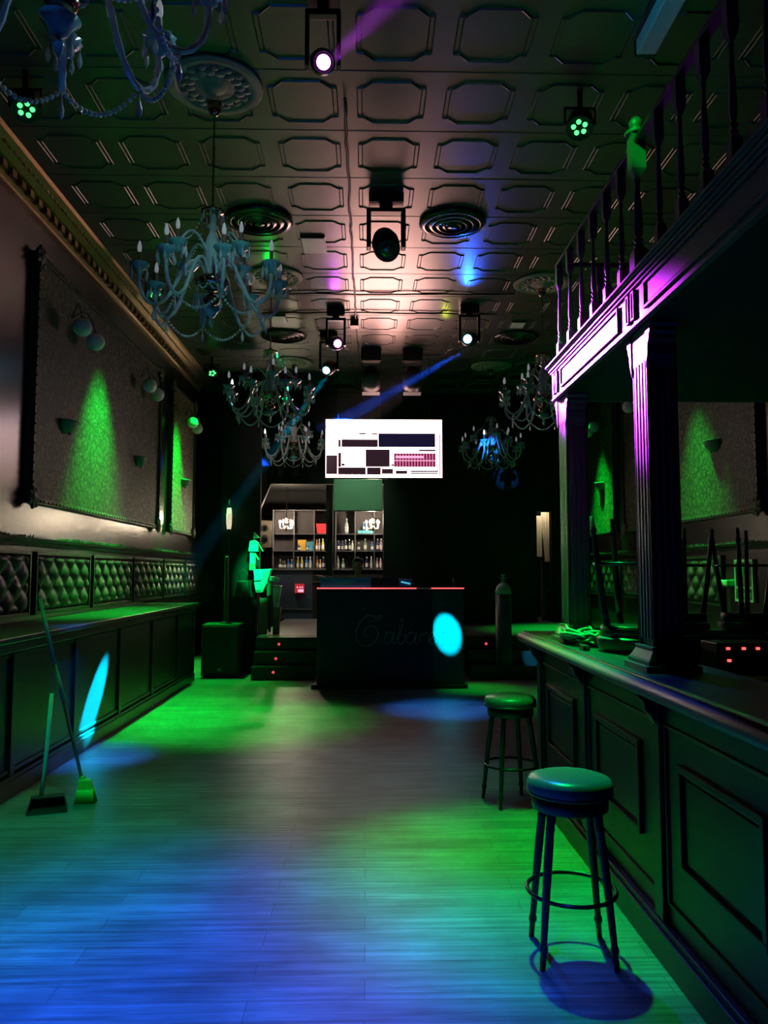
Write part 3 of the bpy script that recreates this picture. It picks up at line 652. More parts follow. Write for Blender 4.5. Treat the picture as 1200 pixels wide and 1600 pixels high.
# ---------------------------------------------------------------- chandeliers
def make_chandelier(top, lit=None, arms=8, upper=4, detail=True):
    t = thing('crystal_chandelier', (0, 0, 0), 'chandelier', 'chandelier', 'crystal chandeliers')
    # central column
    MB().lathe([(.001, -.42), (.012, -.40), (.02, -.37), (.008, -.345), (.03, -.33), (.045, -.30), (.075, -.27), (.03, -.26), (.018, -.24)], seg=20).build('finial', 'glass_teal', t)
    MB().lathe([(.018, -.24), (.05, -.235), (.07, -.20), (.045, -.17), (.02, -.16), (.02, -.13), (.09, -.12), (.135, -.07), (.135, -.05), (.09, -.015), (.03, .0)], seg=28).build('bowl', 'copper', t)
    MB().lathe([(.03, 0), (.05, .02), (.035, .05), (.05, .12), (.065, .20), (.05, .28), (.028, .33), (.022, .36), (.05, .38), (.025, .41), (.03, .46), (.02, .50)], seg=20, flute=8, fa=.08).build('stem', 'glass_clear', t)
    cr = MB().lathe([(.02, .48), (.085, .50), (.09, .515), (.03, .535), (.012, .56)], seg=20, flute=10, fa=.06).build('crown', 'copper', t)
    for k in range(8):
        a = 2*PI*k/8; p = (.085*math.cos(a), .085*math.sin(a), .5)
        MB().lathe([(.001, -.075), (.008, -.055), (.006, -.02), (.001, -.005)], p, 6, smooth=False).build('crystal_drop', 'glass_clear', cr)
    # chain and canopy
    ch = MB(); z = .56; k = 0
    while z < top - .08:
        M = Matrix.Rotation(PI/2, 3, 'X') if k % 2 else Matrix.Rotation(PI/2, 3, 'X') @ Matrix.Rotation(0, 3, 'X')
        if k % 2: M = Matrix.Rotation(PI/2, 3, 'Z') @ M
        M = M @ Matrix.Diagonal(Vector((.55, 1, 1)))
        ch.ring((0, 0, z), .018, .0032, 8, 4, M); z += .029; k += 1
    ch.tube([(0.004, 0, .55), (-.004, 0, top*.5), (0, 0, top-.05)], .003, 4)
    ch.build('chain', 'cable_black', t)
    MB().lathe([(.012, top-.16), (.03, top-.15), (.052, top-.11), (.05, top-.09), (.058, top-.06)], seg=20).build('canopy', 'copper', t)
    def cup(r, a, z, lit_=False):
        x, y = r*math.cos(a), r*math.sin(a)
        c = MB().lathe([(.012, -.075), (.034, -.055), (.022, -.04), (.050, -.025), (.074, .012), (.068, .014), (.02, -.012), (.016, .02)], (x, y, z), 20, flute=10, fa=.07).build('bobeche', 'glass_teal', t)
        MB().lathe([(.014, .0), (.014, .10), (.010, .102)], (x, y, z), 10).build('candle_sleeve', 'candle', t)
        MB().lathe([(.010, .10), (.017, .125), (.016, .15), (.008, .18), (.001, .193)], (x, y, z), 10).build('bulb', 'bulb_lit' if lit_ else 'bulb', t)
        if detail:
            for k in range(6):
                b = a + PI/6 + PI/3*k; p = (x + .064*math.cos(b), y + .064*math.sin(b), z)
                MB().lathe([(.001, -.110), (.011, -.092), (.013, -.074), (.004, -.04), (.001, -.03), (.004, -.022), (.001, -.01)], p, 6, smooth=False).build('crystal_drop', 'glass_clear', t)
    lows = []
    for k in range(arms):
        a = 2*PI*k/arms + .35; P = []
        ctrl = [(.03, -.02), (.10, .10), (.19, .06), (.26, -.08), (.33, -.22), (.42, -.285), (.50, -.24), (.535, -.15), (.54, -.06)]
        for i in range(25):
            u = i/24*(len(ctrl)-1); j = min(int(u), len(ctrl)-2); f_ = u-j
            p0, p1, p2, p3 = ctrl[max(j-1, 0)], ctrl[j], ctrl[j+1], ctrl[min(j+2, len(ctrl)-1)]
            q = [0.5*((2*p1[m]) + (-p0[m]+p2[m])*f_ + (2*p0[m]-5*p1[m]+4*p2[m]-p3[m])*f_*f_ + (-p0[m]+3*p1[m]-3*p2[m]+p3[m])*f_**3) for m in (0, 1)]
            P.append((q[0]*math.cos(a), q[0]*math.sin(a), q[1]))
        MB().tube(P, [.0125 + .004*(i % 2) for i in range(25)], 7, smooth=False).build('arm', 'glass_clear', t)
        cup(.54, a, 0.0, lit == k); lows.append((.43*math.cos(a), .43*math.sin(a), -.285))
        MB().lathe([(.001, -.13), (.012, -.11), (.014, -.09), (.004, -.05), (.002, -.03), (.006, -.02), (.002, 0)], lows[-1], 8, smooth=False).build('crystal_drop', 'glass_clear', t)
    for k in range(upper):
        a = 2*PI*k/upper + .9; P = []
        for i in range(17):
            u = i/16; P.append(((.04 + .29*u)*math.cos(a), (.04 + .29*u)*math.sin(a), .16 + .14*math.sin(PI*u) - .02*u))
        P.append((.335*math.cos(a), .335*math.sin(a), .10))
        MB().tube(P, .010, 7, smooth=False).build('upper_arm', 'glass_clear', t); cup(.33, a, .15, lit == 10+k)
        sw = MB(); st = Vector((.085*math.cos(a), .085*math.sin(a), .49)); en = Vector((.33*math.cos(a), .33*math.sin(a), .2))
        for i in range(15):
            u = i/14; p = st.lerp(en, u); p.z -= .10*math.sin(PI*u); sw.ball(p, .008, 6)
        sw.build('bead_swag', 'glass_clear', t)
    for k in range(arms):
        a, b = Vector(lows[k]), Vector(lows[(k+1) % arms]); sw = MB(); n = 17
        for i in range(n):
            u = i/(n-1); p = a.lerp(b, u); p.z -= .11*(1-(2*u-1)**2); sw.ball(p, .0115, 6)
        sw.build('bead_swag', 'glass_clear', t)
        a = Vector((.12*math.cos(k*2*PI/arms), .12*math.sin(k*2*PI/arms), -.09)); b = Vector((.12*math.cos((k+1)*2*PI/arms), .12*math.sin((k+1)*2*PI/arms), -.09)); sw = MB()
        for i in range(9):
            u = i/8; p = a.lerp(b, u); p.z -= .05*(1-(2*u-1)**2); sw.ball(p, .008, 5)
        sw.build('bead_swag', 'glass_clear', t)
    return t
ZH = 3.95
ch1 = make_chandelier(ZC-ZH, lit=2); ch1.location = (-1.20, 5.95, ZH); ch1['label'] = 'largest fully visible crystal chandelier, hanging left in front of the cornice'
place_copy(ch1, (-1.13, 2.76, ZH), 'crystal chandelier cut off by the top left corner of the picture', 0.0)
place_copy(ch1, (-1.22, 9.85, ZH), 'second crystal chandelier on the left, above and left of the screen', 0.9)
place_copy(ch1, (-1.28, 13.8, ZH), 'farthest left crystal chandelier, pinkish, right beside the screen', 1.7)
place_copy(ch1, (2.29, 14.05, ZH), 'blue lit crystal chandelier right of the screen', 2.4)
place_copy(ch1, (2.31, 9.95, ZH), 'crystal chandelier partly hidden by the pink balcony corner', 3.0)

# ---------------------------------------------------------------- bar on the right
BX, BT = 1.27, 1.20
t = thing('bar_counter', (1.4, 2.5, 0), 'long dark panelled bar counter on the right carrying the fluted columns', 'bar counter')
def B2(p): return (p[0]-1.4, p[1]-2.5, p[2])
top_ = MB(); top_.box(B2((1.19, -1.2, BT-.045)), B2((1.64, 5.95, BT))); top_.box(B2((1.64, 5.50, BT-.045)), B2((3.1, 5.95, BT)))
top_.build('countertop', 'bar_wood', t, .006)
ed = MB(); ed.tube([B2((1.185, -1.2, BT-.045)), B2((1.185, 5.955, BT-.045)), B2((3.1, 5.955, BT-.045))], .034, 12); ed.build('rounded_edge', 'painted_wood', t)
MB().box(B2((1.192, -1.2, BT-.0015)), B2((1.205, 5.94, BT+.004))).build('edge_strip', 'steel', t)
MB().box(B2((1.30, -1.2, 0)), B2((1.56, 5.87, BT-.05))).box(B2((1.56, 5.55, 0)), B2((3.0, 5.87, BT-.05))).build('carcass', 'bar_front', t)
MB().box(B2((1.25, -1.2, 0)), B2((1.30, 5.90, .13))).box(B2((1.265, -1.2, .13)), B2((1.30, 5.90, .155))).build('kick_board', 'bar_front', t, .004)
by = [5.80, 4.64, 3.48, 2.32, 1.16, 0.0]
for a, b in zip(by[1:], by[:-1]):
    y0, y1 = a + .09, b - .09; m = MB(); X = 1.30
    for (u0, u1, v0, v1) in ((y0-.02, y1+.02, .98, .995), (y0-.02, y1+.02, .24, .255)):
        m.box(B2((X, u0, v0)), B2((X-.012, u1, v1)))
    for u in (y0-.02, y1+.005): m.box(B2((X, u, .24)), B2((X-.012, u+.015, .995)))
    q0, q1, z0, z1 = y0+.14, y1-.14, .43, .86
    for (a1, b1) in (((q0, z0), (q1, z0+.03)), ((q0, z1-.03), (q1, z1)), ((q0, z0+.03), (q0+.03, z1-.03)), ((q1-.03, z0+.03), (q1, z1-.03))):
        m.box(B2((X, a1[0], a1[1])), B2((X-.022, b1[0], b1[1]))); 
    m.box(B2((X, q0+.05, z0+.05)), B2((X-.008, q1-.05, z1-.05)))
    m.build('front_panel', 'bar_front', t, .004)
for y in by:
    MB().box(B2((1.30, y-.05, .155)), B2((1.275, y+.05, 1.10))).build('stile', 'bar_front', t, .004)
    MB().extrude_poly([(0, 1.14), (-.085, 1.14), (-.085, 1.10), (-.06, 1.08), (-.05, 1.04), (-.03, 1.02), (0, .97)], lambda p: Vector(B2((1.28+p[0], y-.03, p[1]))), lambda p: Vector(B2((1.28+p[0], y+.03, p[1])))).build('corbel', 'bar_front', t, .003)
t = thing('back_counter', (2.45, 4.0, 0), 'low dark service counter inside the bar', 'counter')
MB().box((-.25, -3.0, .95), (.25, 1.45, 1.0)).build('countertop', 'bar_wood', t, .005)
MB().box((-.22, -3.0, 0), (.22, 1.4, .95)).build('cabinet', 'bar_front', t)

def column(y, label):
    t = thing('fluted_column', (1.37, y, BT), label, 'column', 'fluted columns between bar and balcony')
    X0, X1, Y0, Y1, Z1 = -.07, .07, -.10, .10, 1.60
    b = MB(); b.box((-.125, -.155, 0), (.125, .155, .03)); b.box((-.11, -.14, .03), (.11, .14, .05)); b.hexa([(-.105, -.135, .05), (.105, -.135, .05), (.105, .135, .05), (-.105, .135, .05), (-.08, -.11, .095), (.08, -.11, .095), (.08, .11, .095), (-.08, .11, .095)]); b.box((-.083, -.113, .095), (.083, .113, .11))
    b.build('plinth', 'painted_wood', t, .003)
    s = MB(); s.box((X0+.012, Y0+.012, .11), (X1-.012, Y1-.012, Z1))
    # reeds between the flutes on each face
    for k in range(6):
        y_ = Y0 + .2*k/5; s.box((X0, y_-.010, .14) if 0 < k < 5 else (X0, max(Y0, y_-.018), .11), (X0+.014, min(Y1, y_+.010), Z1-.16 if 0 < k < 5 else Z1))
        s.box((X1-.014, max(Y0, y_-.010), .11), (X1, min(Y1, y_+.010), Z1-.16 if 0 < k < 5 else Z1))
    for k in range(5):
        x_ = X0 + .14*k/4; s.box((max(X0, x_-.009), Y0, .11), (min(X1, x_+.009), Y0+.014, Z1-.16 if 0 < k < 4 else Z1))
        s.box((max(X0, x_-.009), Y1-.014, .11), (min(X1, x_+.009), Y1, Z1-.16 if 0 < k < 4 else Z1))
    s.box((X0, Y0, Z1-.17), (X1, Y1, Z1))
    s.build('shaft', 'painted_wood', t, .0015)
    for sg in (-1, 1):
        pr = [(0, 0), (.075, 0), (.075, -.02), (.055, -.03), (.06, -.05), (.045, -.06), (.042, -.085), (.028, -.10), (.022, -.15), (.012, -.17), (0, -.21)]
        MB().extrude_poly(pr, lambda p: Vector((-.075, sg*(.098+p[0]), Z1+p[1])), lambda p: Vector((.055, sg*(.098+p[0]), Z1+p[1]))).build('bracket', 'painted_wood', t, .002)
    return t
column(5.08, 'far fluted column under the pink balcony corner')
column(3.62, 'near fluted column, magenta at its top, standing on the bar')

# balcony above the bar
t = thing('balcony_front', (1.27, 2.0, 2.80), 'balcony with panelled front glowing magenta at its far corner and turned balusters', 'balcony')
def K2(p): return (p[0]-1.27, p[1]-2.0, p[2]-2.80)
YN = -1.2; YO = 5.20
MB().box(K2((1.29, YN, 2.80)), K2((4.39, YO-.02, 3.02))).build('deck', 'black_flat', t)
MB().box(K2((1.27, YN, 2.80)), K2((1.29, YO, 3.02))).box(K2((1.29, YO-.02, 2.80)), K2((4.39, YO, 3.02))).build('fascia_board', 'painted_wood', t)
cr = MB(); cr.box(K2((1.258, YN, 2.985)), K2((1.29, YO+.012, 3.0))); cr.box(K2((1.248, YN, 3.0)), K2((1.29, YO+.022, 3.012))); cr.box(K2((1.240, YN, 3.020)), K2((1.29, YO+.030, 3.03))); cr.box(K2((1.230, YN, 3.03)), K2((1.36, YO+.04, 3.042))); cr.box(K2((1.256, YN, 3.01)), K2((1.29, YO+.014, 3.022)))
cr.box(K2((1.29, YO, 3.0)), K2((4.39, YO+.02, 3.02))); cr.box(K2((1.29, YO-.1, 3.02)), K2((4.39, YO+.04, 3.042)))
cr.build('crown_moulding', 'painted_wood', t, .003)
def rectm(y0, y1, z0, z1, w=.014):
    m = MB()
    for (a, b) in (((y0, z0), (y1, z0+w)), ((y0, z1-w), (y1, z1)), ((y0, z0+w), (y0+w, z1-w)), ((y1-w, z0+w), (y1, z1-w))):
        m.box(K2((1.27, a[0], a[1])), K2((1.258, b[0], b[1])))
    m.box(K2((1.27, y0+w*1.6, z0+w*1.6)), K2((1.266, y1-w*1.6, z1-w*1.6)))
    m.build('panel_moulding', 'painted_wood', t, .002)
for cyc in (5.10, 3.62, 2.14, .66):
    for dy in (-.045, .03): rectm(cyc+dy-.012, cyc+dy+.03, 2.835, 2.975, .010)
for a, b in ((3.80, 4.96), (2.32, 3.44), (.84, 1.96)): rectm(a, b, 2.84, 2.97)
MB().box(K2((1.262, YN, 2.80)), K2((1.27, YO, 2.815))).build('lower_bead', 'painted_wood', t, .002)
def baluster(name, y, x=1.305, big=False):
    m = MB(); z0 = 3.042; w = .021 if not big else .034
    m.box((x-w, y-w, z0), (x+w, y+w, z0+.13)); m.hexa([(x-w, y-w, z0+.13), (x+w, y-w, z0+.13), (x+w, y+w, z0+.13), (x-w, y+w, z0+.13)] + [(x+a*w*.4, y+b*w*.4, z0+.16) for a, b in ((-1, -1), (1, -1), (1, 1), (-1, 1))])
    k = 1.05 if big else .68
    m.lathe([(r*k, z) for r, z in [(.014, .15), (.024, .165), (.012, .175), (.024, .19), (.011, .20), (.019, .215), (.022, .24), (.017, .36), (.011, .47), (.018, .485), (.011, .495), (.013, .51)]], (x, y, z0), 12)
    m.hexa([(x+a*w*.4, y+b*w*.4, z0+.50) for a, b in ((-1, -1), (1, -1), (1, 1), (-1, 1))] + [(x+a*w, y+b*w, z0+.535) for a, b in ((-1, -1), (1, -1), (1, 1), (-1, 1))])
    m.box((x-w, y-w, z0+.535), (x+w, y+w, z0+.66 + (.05 if big else 0)))
    if big: m.lathe([(.05, .71), (.055, .725), (.02, .735), (.03, .75), (.036, .775), (.02, .80), (.001, .81)], (x, y, z0), 14)
    bm = m.bm; bmesh.ops.translate(bm, verts=bm.verts, vec=(-1.27, -2.0, -2.80))
    m.build(name, 'painted_wood', t)
ybs = [5.11, 4.84, 4.58, 4.33, 4.08, 3.84, None, 3.33, 3.09, 2.86, 2.63, 2.39, 2.15, 1.91]
for y in ybs:
    if y: baluster('baluster', y)
baluster('newel_post', 3.60, big=True)
for k in range(1, 11): baluster('baluster', 5.11, 1.305 + .27*k)
MB().box(K2((1.28, YN, 3.70)), K2((1.33, 5.15, 3.722))).box(K2((1.288, YN, 3.722)), K2((1.322, 5.15, 3.735))).box(K2((1.33, 5.09, 3.70)), K2((4.39, 5.13, 3.73))).build('handrail', 'dark_wood', t, .006)

# ---------------------------------------------------------------- stools
def make_stool():
    t = thing('bar_stool', (0, 0, 0), 'bar stool', 'bar stool', 'round bar stools')
    st = MB().lathe([(.150, .675), (.178, .68), (.186, .70), (.186, .725), (.176, .745), (.14, .757), (.08, .762), (.001, .763)], seg=40).build('seat', 'stool_seat', t)
    MB().ring((0, 0, .690), .183, .006, 40, 6).build('piping', 'stool_wood', st)
    MB().lathe([(.155, .615), (.165, .62), (.165, .672), (.155, .676)], seg=36).build('apron', 'stool_wood', t)
    for k in range(4):
        a = PI/4 + PI/2*k; c_, s_ = math.cos(a), math.sin(a); P = []; R = []
        for (r, z, rad) in ((.138, .655, .021), (.140, .60, .021), (.146, .565, .017), (.148, .555, .022), (.15, .545, .018), (.165, .44, .019), (.185, .28, .017), (.202, .13, .0145), (.206, .10, .0135), (.207, .09, .0185), (.2085, .075, .0185), (.2095, .065, .013), (.217, .0, .0125)):
            P.append((r*c_, r*s_, z)); R.append(rad)
        MB().tube(P, R, 12).build('leg', 'stool_wood', t)
    MB().ring((0, 0, .27), .19, .009, 44, 8).build('foot_ring', 'metal_ring', t)
    return t
s1 = make_stool(); s1.location = (.90, 3.50, 0); s1.rotation_euler = (0, 0, -.06); s1['label'] = 'dark round bar stool standing nearest the camera, in front of the bar'
place_copy(s1, (1.05, 5.72, 0), 'dark round bar stool farther back at the corner of the bar', .25)
def upturned(x, y, z, label, rz):
    c = copy_tree(s1); c.location = (x, y, z + .763); c.rotation_euler = (PI, 0, rz); c['label'] = label
upturned(1.50, 4.42, BT+.001, 'upturned bar stool lying on the bar between the two fluted columns', PI/4+.1)
upturned(2.80, 5.74, BT+.001, 'upturned bar stool silhouetted in front of the poster, on the far bar counter', .2)
upturned(2.34, 5.74, BT+.001, 'upturned bar stool on the far counter just right of the near column', .5)

# cables and things on the bar
def heap():
    t = thing('cable_heap', (1.36, 4.86, BT), 'tangled heap of green lit cables on the bar by the far column', 'cables')
    rnd = random.Random(3)
    for k in range(7):
        P = []; a0 = rnd.uniform(0, 6); rx, ry = rnd.uniform(.06, .13), rnd.uniform(.14, .30); ox, oy = rnd.uniform(-.03, .03), rnd.uniform(-.08, .08)
        n = 34; turns = rnd.uniform(1.1, 2.0)
        for i in range(n):
            u = i/(n-1); a = a0 + turns*2*PI*u
            P.append((ox + rx*math.cos(a)*(1-.2*u), oy + ry*math.sin(a), .012 + .010*k*0.9 + .035*abs(math.sin(a*1.3+k))))
        MB().tube(P, .0105, 7).build('cable', 'cable_pale', t)
    for (x, y, r) in ((.01, -.10, .05), (.04, .02, .06), (-.03, .12, .045)):
        o = MB().ball((0, 0, 0), r, 14, (1, 1.3, .75)); bmesh.ops.translate(o.bm, verts=o.bm.verts, vec=(x, y, r*.75)); o.build('bundle', 'cloth_black', t)
    MB().box((-.12, -.40, 0), (-.08, -.32, .03)).box((-.108, -.42, .01), (-.092, -.40, .02)).build('plug', 'cable_black', t, .006)
heap()
t = thing('menu_card', (2.50, 5.62, BT), 'long narrow pale card lying on the far bar counter', 'card')
MB().box((-.10, -.05, 0.0), (.10, .05, .03), Matrix.Rotation(-.1, 3, 'Z')).build('card', 'white_plastic', t)
MB().box((-.09, -.052, .03), (.09, .052, .034), Matrix.Rotation(-.1, 3, 'Z')).build('cover', 'sculpt_white', t)
t = thing('switch_panel', (2.42, 5.05, 1.0), 'black power unit with small glowing red switches inside the bar', 'power unit')
MB().box((-.20, -.12, 0), (.20, .12, .20)).build('housing', 'metal_black', t, .006)
for (x, z) in ((-.13, .165), (-.03, .165), (.06, .165), (-.125, .09)): MB().box((x-.012, -.128, z-.008), (x+.012, -.119, z+.008)).build('red_switch', 'led_red', t, .002)
t = thing('framed_poster', (XR, 8.95, 1.31), 'white framed poster with green and dark red fields on the right wall', 'poster')
MB().box((-.025, -.21, 0), (-.002, .21, .47)).build('backing', 'poster_dark', t)
m = MB(); 
for a, b in (((-.22, -.01), (-.19, .48)), ((.19, -.01), (.22, .48)), ((-.19, -.01), (.19, .02)), ((-.19, .45), (.19, .48)), ((-.19, .14), (.19, .17))): m.box((-.035, a[0], a[1]), (-.002, b[0], b[1]))
m.build('frame', 'poster_white', t)
MB().box((-.028, .02, .27), (-.024, .14, .42)).build('green_field', 'poster_green', t)
MB().box((-.028, -.16, .18), (-.024, .16, .26)).box((-.028, -.16, .26), (-.024, 0, .30)).build('red_field', 'poster_red', t)
MB().box((-.028, -.15, .04), (-.024, .12, .10)).build('text_field', 'poster_green', t)
t = thing('wall_dispenser', (XR, 9.32, 1.48), 'small pale wall box left of the framed poster', 'wall box')
MB().box((-.10, -.09, .0), (-.002, .09, .07)).build('body', 'poster_white', t, .008)
MB().box((-.085, -.075, -.02), (-.02, .075, 0)).build('tray', 'poster_dark', t)

# ---------------------------------------------------------------- broom and dustpan
t = thing('dustpan', (-2.20, 5.60, 0), 'black long handled dustpan with pale handle by the left counter', 'dustpan')
p = MB(); p.box((-.13, -.09, 0.0), (.13, .10, .010))
p.hexa([(-.13, .088, 0), (.13, .088, 0), (.13, .10, 0), (-.13, .10, 0), (-.10, .088, .085), (.10, .088, .085), (.10, .10, .085), (-.10, .10, .085)])
for sg in (-1, 1): p.hexa([(sg*.13, -.09, 0), (sg*.12, -.09, 0), (sg*.12, .10, 0), (sg*.13, .10, 0), (sg*.13, -.09, .022), (sg*.12, -.09, .022), (sg*.10, .10, .085), (sg*.108, .10, .085)])
p.hexa([(-.11, .02, .077), (.11, .02, .077), (.10, .10, .077), (-.10, .10, .077), (-.11, .02, .085), (.11, .02, .085), (.10, .10, .085), (-.10, .10, .085)])
bmesh.ops.rotate(p.bm, verts=p.bm.verts, cent=(0, 0, 0), matrix=Matrix.Rotation(.35, 3, 'Z'))
p.build('pan', 'cable_black', t, .004)
MB().tube([(-.07, .07, .075), (-.055, .10, .40), (-.045, .13, .78)], .0145, 12).build('handle', 'white_plastic', t)
t = thing('broom', (-2.00, 5.78, 0), 'lime headed broom with blue handle leaning on the left counter', 'broom')
b0 = Vector((-.03, .02, .13)); b1 = Vector((-.545, .42, 1.44))
MB().tube([b0, b0.lerp(b1, .25), b0.lerp(b1, .5), b0.lerp(b1, .62)], .0115, 12).build('handle', 'steel', t)
MB().tube([b0.lerp(b1, .42), b0.lerp(b1, .58)], .014, 12).tube([b0.lerp(b1, .62), b1], .0125, 12).build('handle_grip', 'blue_handle', t)
MB().hexa([(-.055, -.03, .09), (.055, -.03, .09), (.055, .03, .09), (-.055, .03, .09), (-.05, -.02, .165), (.03, -.02, .165), (.03, .025, .165), (-.05, .025, .165)]).lathe([(.022, 0), (.019, .055)], b0 - Vector((0, 0, .0)), 12).build('broom_head', 'lime_plastic', t, .01)
br = MB()
for i in range(16):
    for j in range(5):
        x, y = -.05 + .10*i/15, -.025 + .05*j/4; br.tube([(x, y, .10), (x*1.35, y*1.6, .0)], [.0045, .004], 4)
br.build('bristles', 'lime_plastic', t)

# ---------------------------------------------------------------- booth
BXC = .36
t = thing('dj_booth', (BXC, 11.6, 0), 'black disc jockey booth with red light strips and cursive sign', 'booth')
MB().box((-1.05, -.40, .06), (1.05, .36, 1.38)).build('body', 'booth_black', t, .01)
MB().box((-1.12, -.46, 0), (1.09, .38, .06)).build('plinth', 'booth_black', t, .006)
MB().box((.60, -.41, .07), (1.04, -.40, 1.37)).build('side_panel', 'booth_panel', t)
MB().box((-1.06, -.42, 1.38), (1.06, .38, 1.40)).build('top_shelf', 'booth_black', t)
MB().box((-1.05, -.425, 1.402), (.37, -.405, 1.420)).build('light_strip', 'red_strip', t)
MB().box((.58, -.425, 1.402), (1.05, -.405, 1.420)).build('light_strip', 'red_strip', t)
MB().box((-1.0, -.40, 1.42), (-.28, -.385, 1.565)).build('blue_glass', 'booth_glass', t)
MB().box((-.28, -.40, 1.42), (.12, -.385, 1.56)).box((.12, -.40, 1.42), (.9, -.385, 1.44)).build('smoked_glass', 'booth_black', t)
# cursive lettering, one bent strip of metal per letter
def letter(ctrls, ox, sx=1.0, r=.007):
    m = MB()
    for ctrl in ctrls:
        P = []; n = len(ctrl)
        for i in range((n-1)*7+1):
            u = i/7; j = min(int(u), n-2); f_ = u-j
            p0, p1, p2, p3 = ctrl[max(j-1, 0)], ctrl[j], ctrl[j+1], ctrl[min(j+2, n-1)]
            q = [0.5*((2*p1[k]) + (-p0[k]+p2[k])*f_ + (2*p0[k]-5*p1[k]+4*p2[k]-p3[k])*f_*f_ + (-p0[k]+3*p1[k]-3*p2[k]+p3[k])*f_**3) for k in (0, 1)]
            P.append((ox + q[0]*sx, -.412, .62 + q[1]))
        m.tube(P, [r*(.55 + .75*abs(math.sin(PI*i/len(P)*2.0 + .6))) for i in range(len(P))], 6)
    m.build('letter', 'sign_metal', t)
A_ = [[(.13, .155), (.06, .17), (.01, .09), (.02, .02), (.07, .01), (.12, .08), (.15, .17)], [(.15, .17), (.13, .07), (.14, .01), (.18, .03)]]
letter([[(.22, .36), (.19, .40), (.10, .40), (.0, .30), (-.05, .17), (-.03, .05), (.05, -.02), (.16, -.01), (.24, .07), (.26, .17), (.20, .25), (.11, .24), (.06, .17), (.08, .11), (.13, .13)], [(.22, .36), (.30, .41), (.32, .39), (.24, .34), (.10, .31)]], -.44)
letter(A_, -.10); 
letter([[(0.0, .05), (.07, .20), (.09, .34), (.06, .35), (.04, .20), (.03, .04), (.07, .0), (.12, .06), (.12, .14), (.07, .13)]], .08)
letter(A_, .22)
letter([[(.0, .02), (.03, .13), (.05, .16), (.06, .13), (.10, .16), (.13, .15)]], .40)
letter([[(.0, .04), (.06, .09), (.09, .14), (.06, .17), (.02, .12), (.02, .03), (.07, .0), (.13, .05)]], .53)
letter([[(.07, .30), (.05, .16), (.04, .05), (.07, .0), (.12, .04)], [(-.01, .17), (.06, .175), (.12, .18)]], .66)
letter([[(.08, .14), (.09, .02), (.07, .0)], [(.02, .0), (.12, .005)]], .80, 1, .004)
# equipment on the booth
t = thing('mixer_deck', (.32, 11.62, 1.40), 'small lit mixer deck standing on the booth top', 'mixer')
MB().box((-.06, -.15, 0), (.16, .15, .15)).build('housing', 'deck_grey', t, .006)
MB().box((-.06, -.158, .135), (.12, -.15, .15)).build('top_edge', 'shelf_edge', t)
MB().box((.20, -.152, .075), (.34, -.14, .095), Matrix.Rotation(.22, 3, 'Y')).build('glowing_tube', 'deck_cyan', t)
MB().box((.17, -.14, 0), (.37, .15, .14)).build('cover_box', 'booth_glass', t, .004)
t = thing('laptop_stand', (1.18, 11.6, 1.40), 'thin empty black laptop stand at right end of the booth', 'stand')
MB().tube([(-.18, -.05, 0), (-.18, -.05, .12), (.10, -.05, .12)], .006, 6).tube([(.10, -.05, .12), (.14, .0, 0)], .006, 6).build('frame', 'metal_ring', t)
MB().box((.12, -.08, 0), (.16, .02, .17)).build('upright', 'metal_black', t)

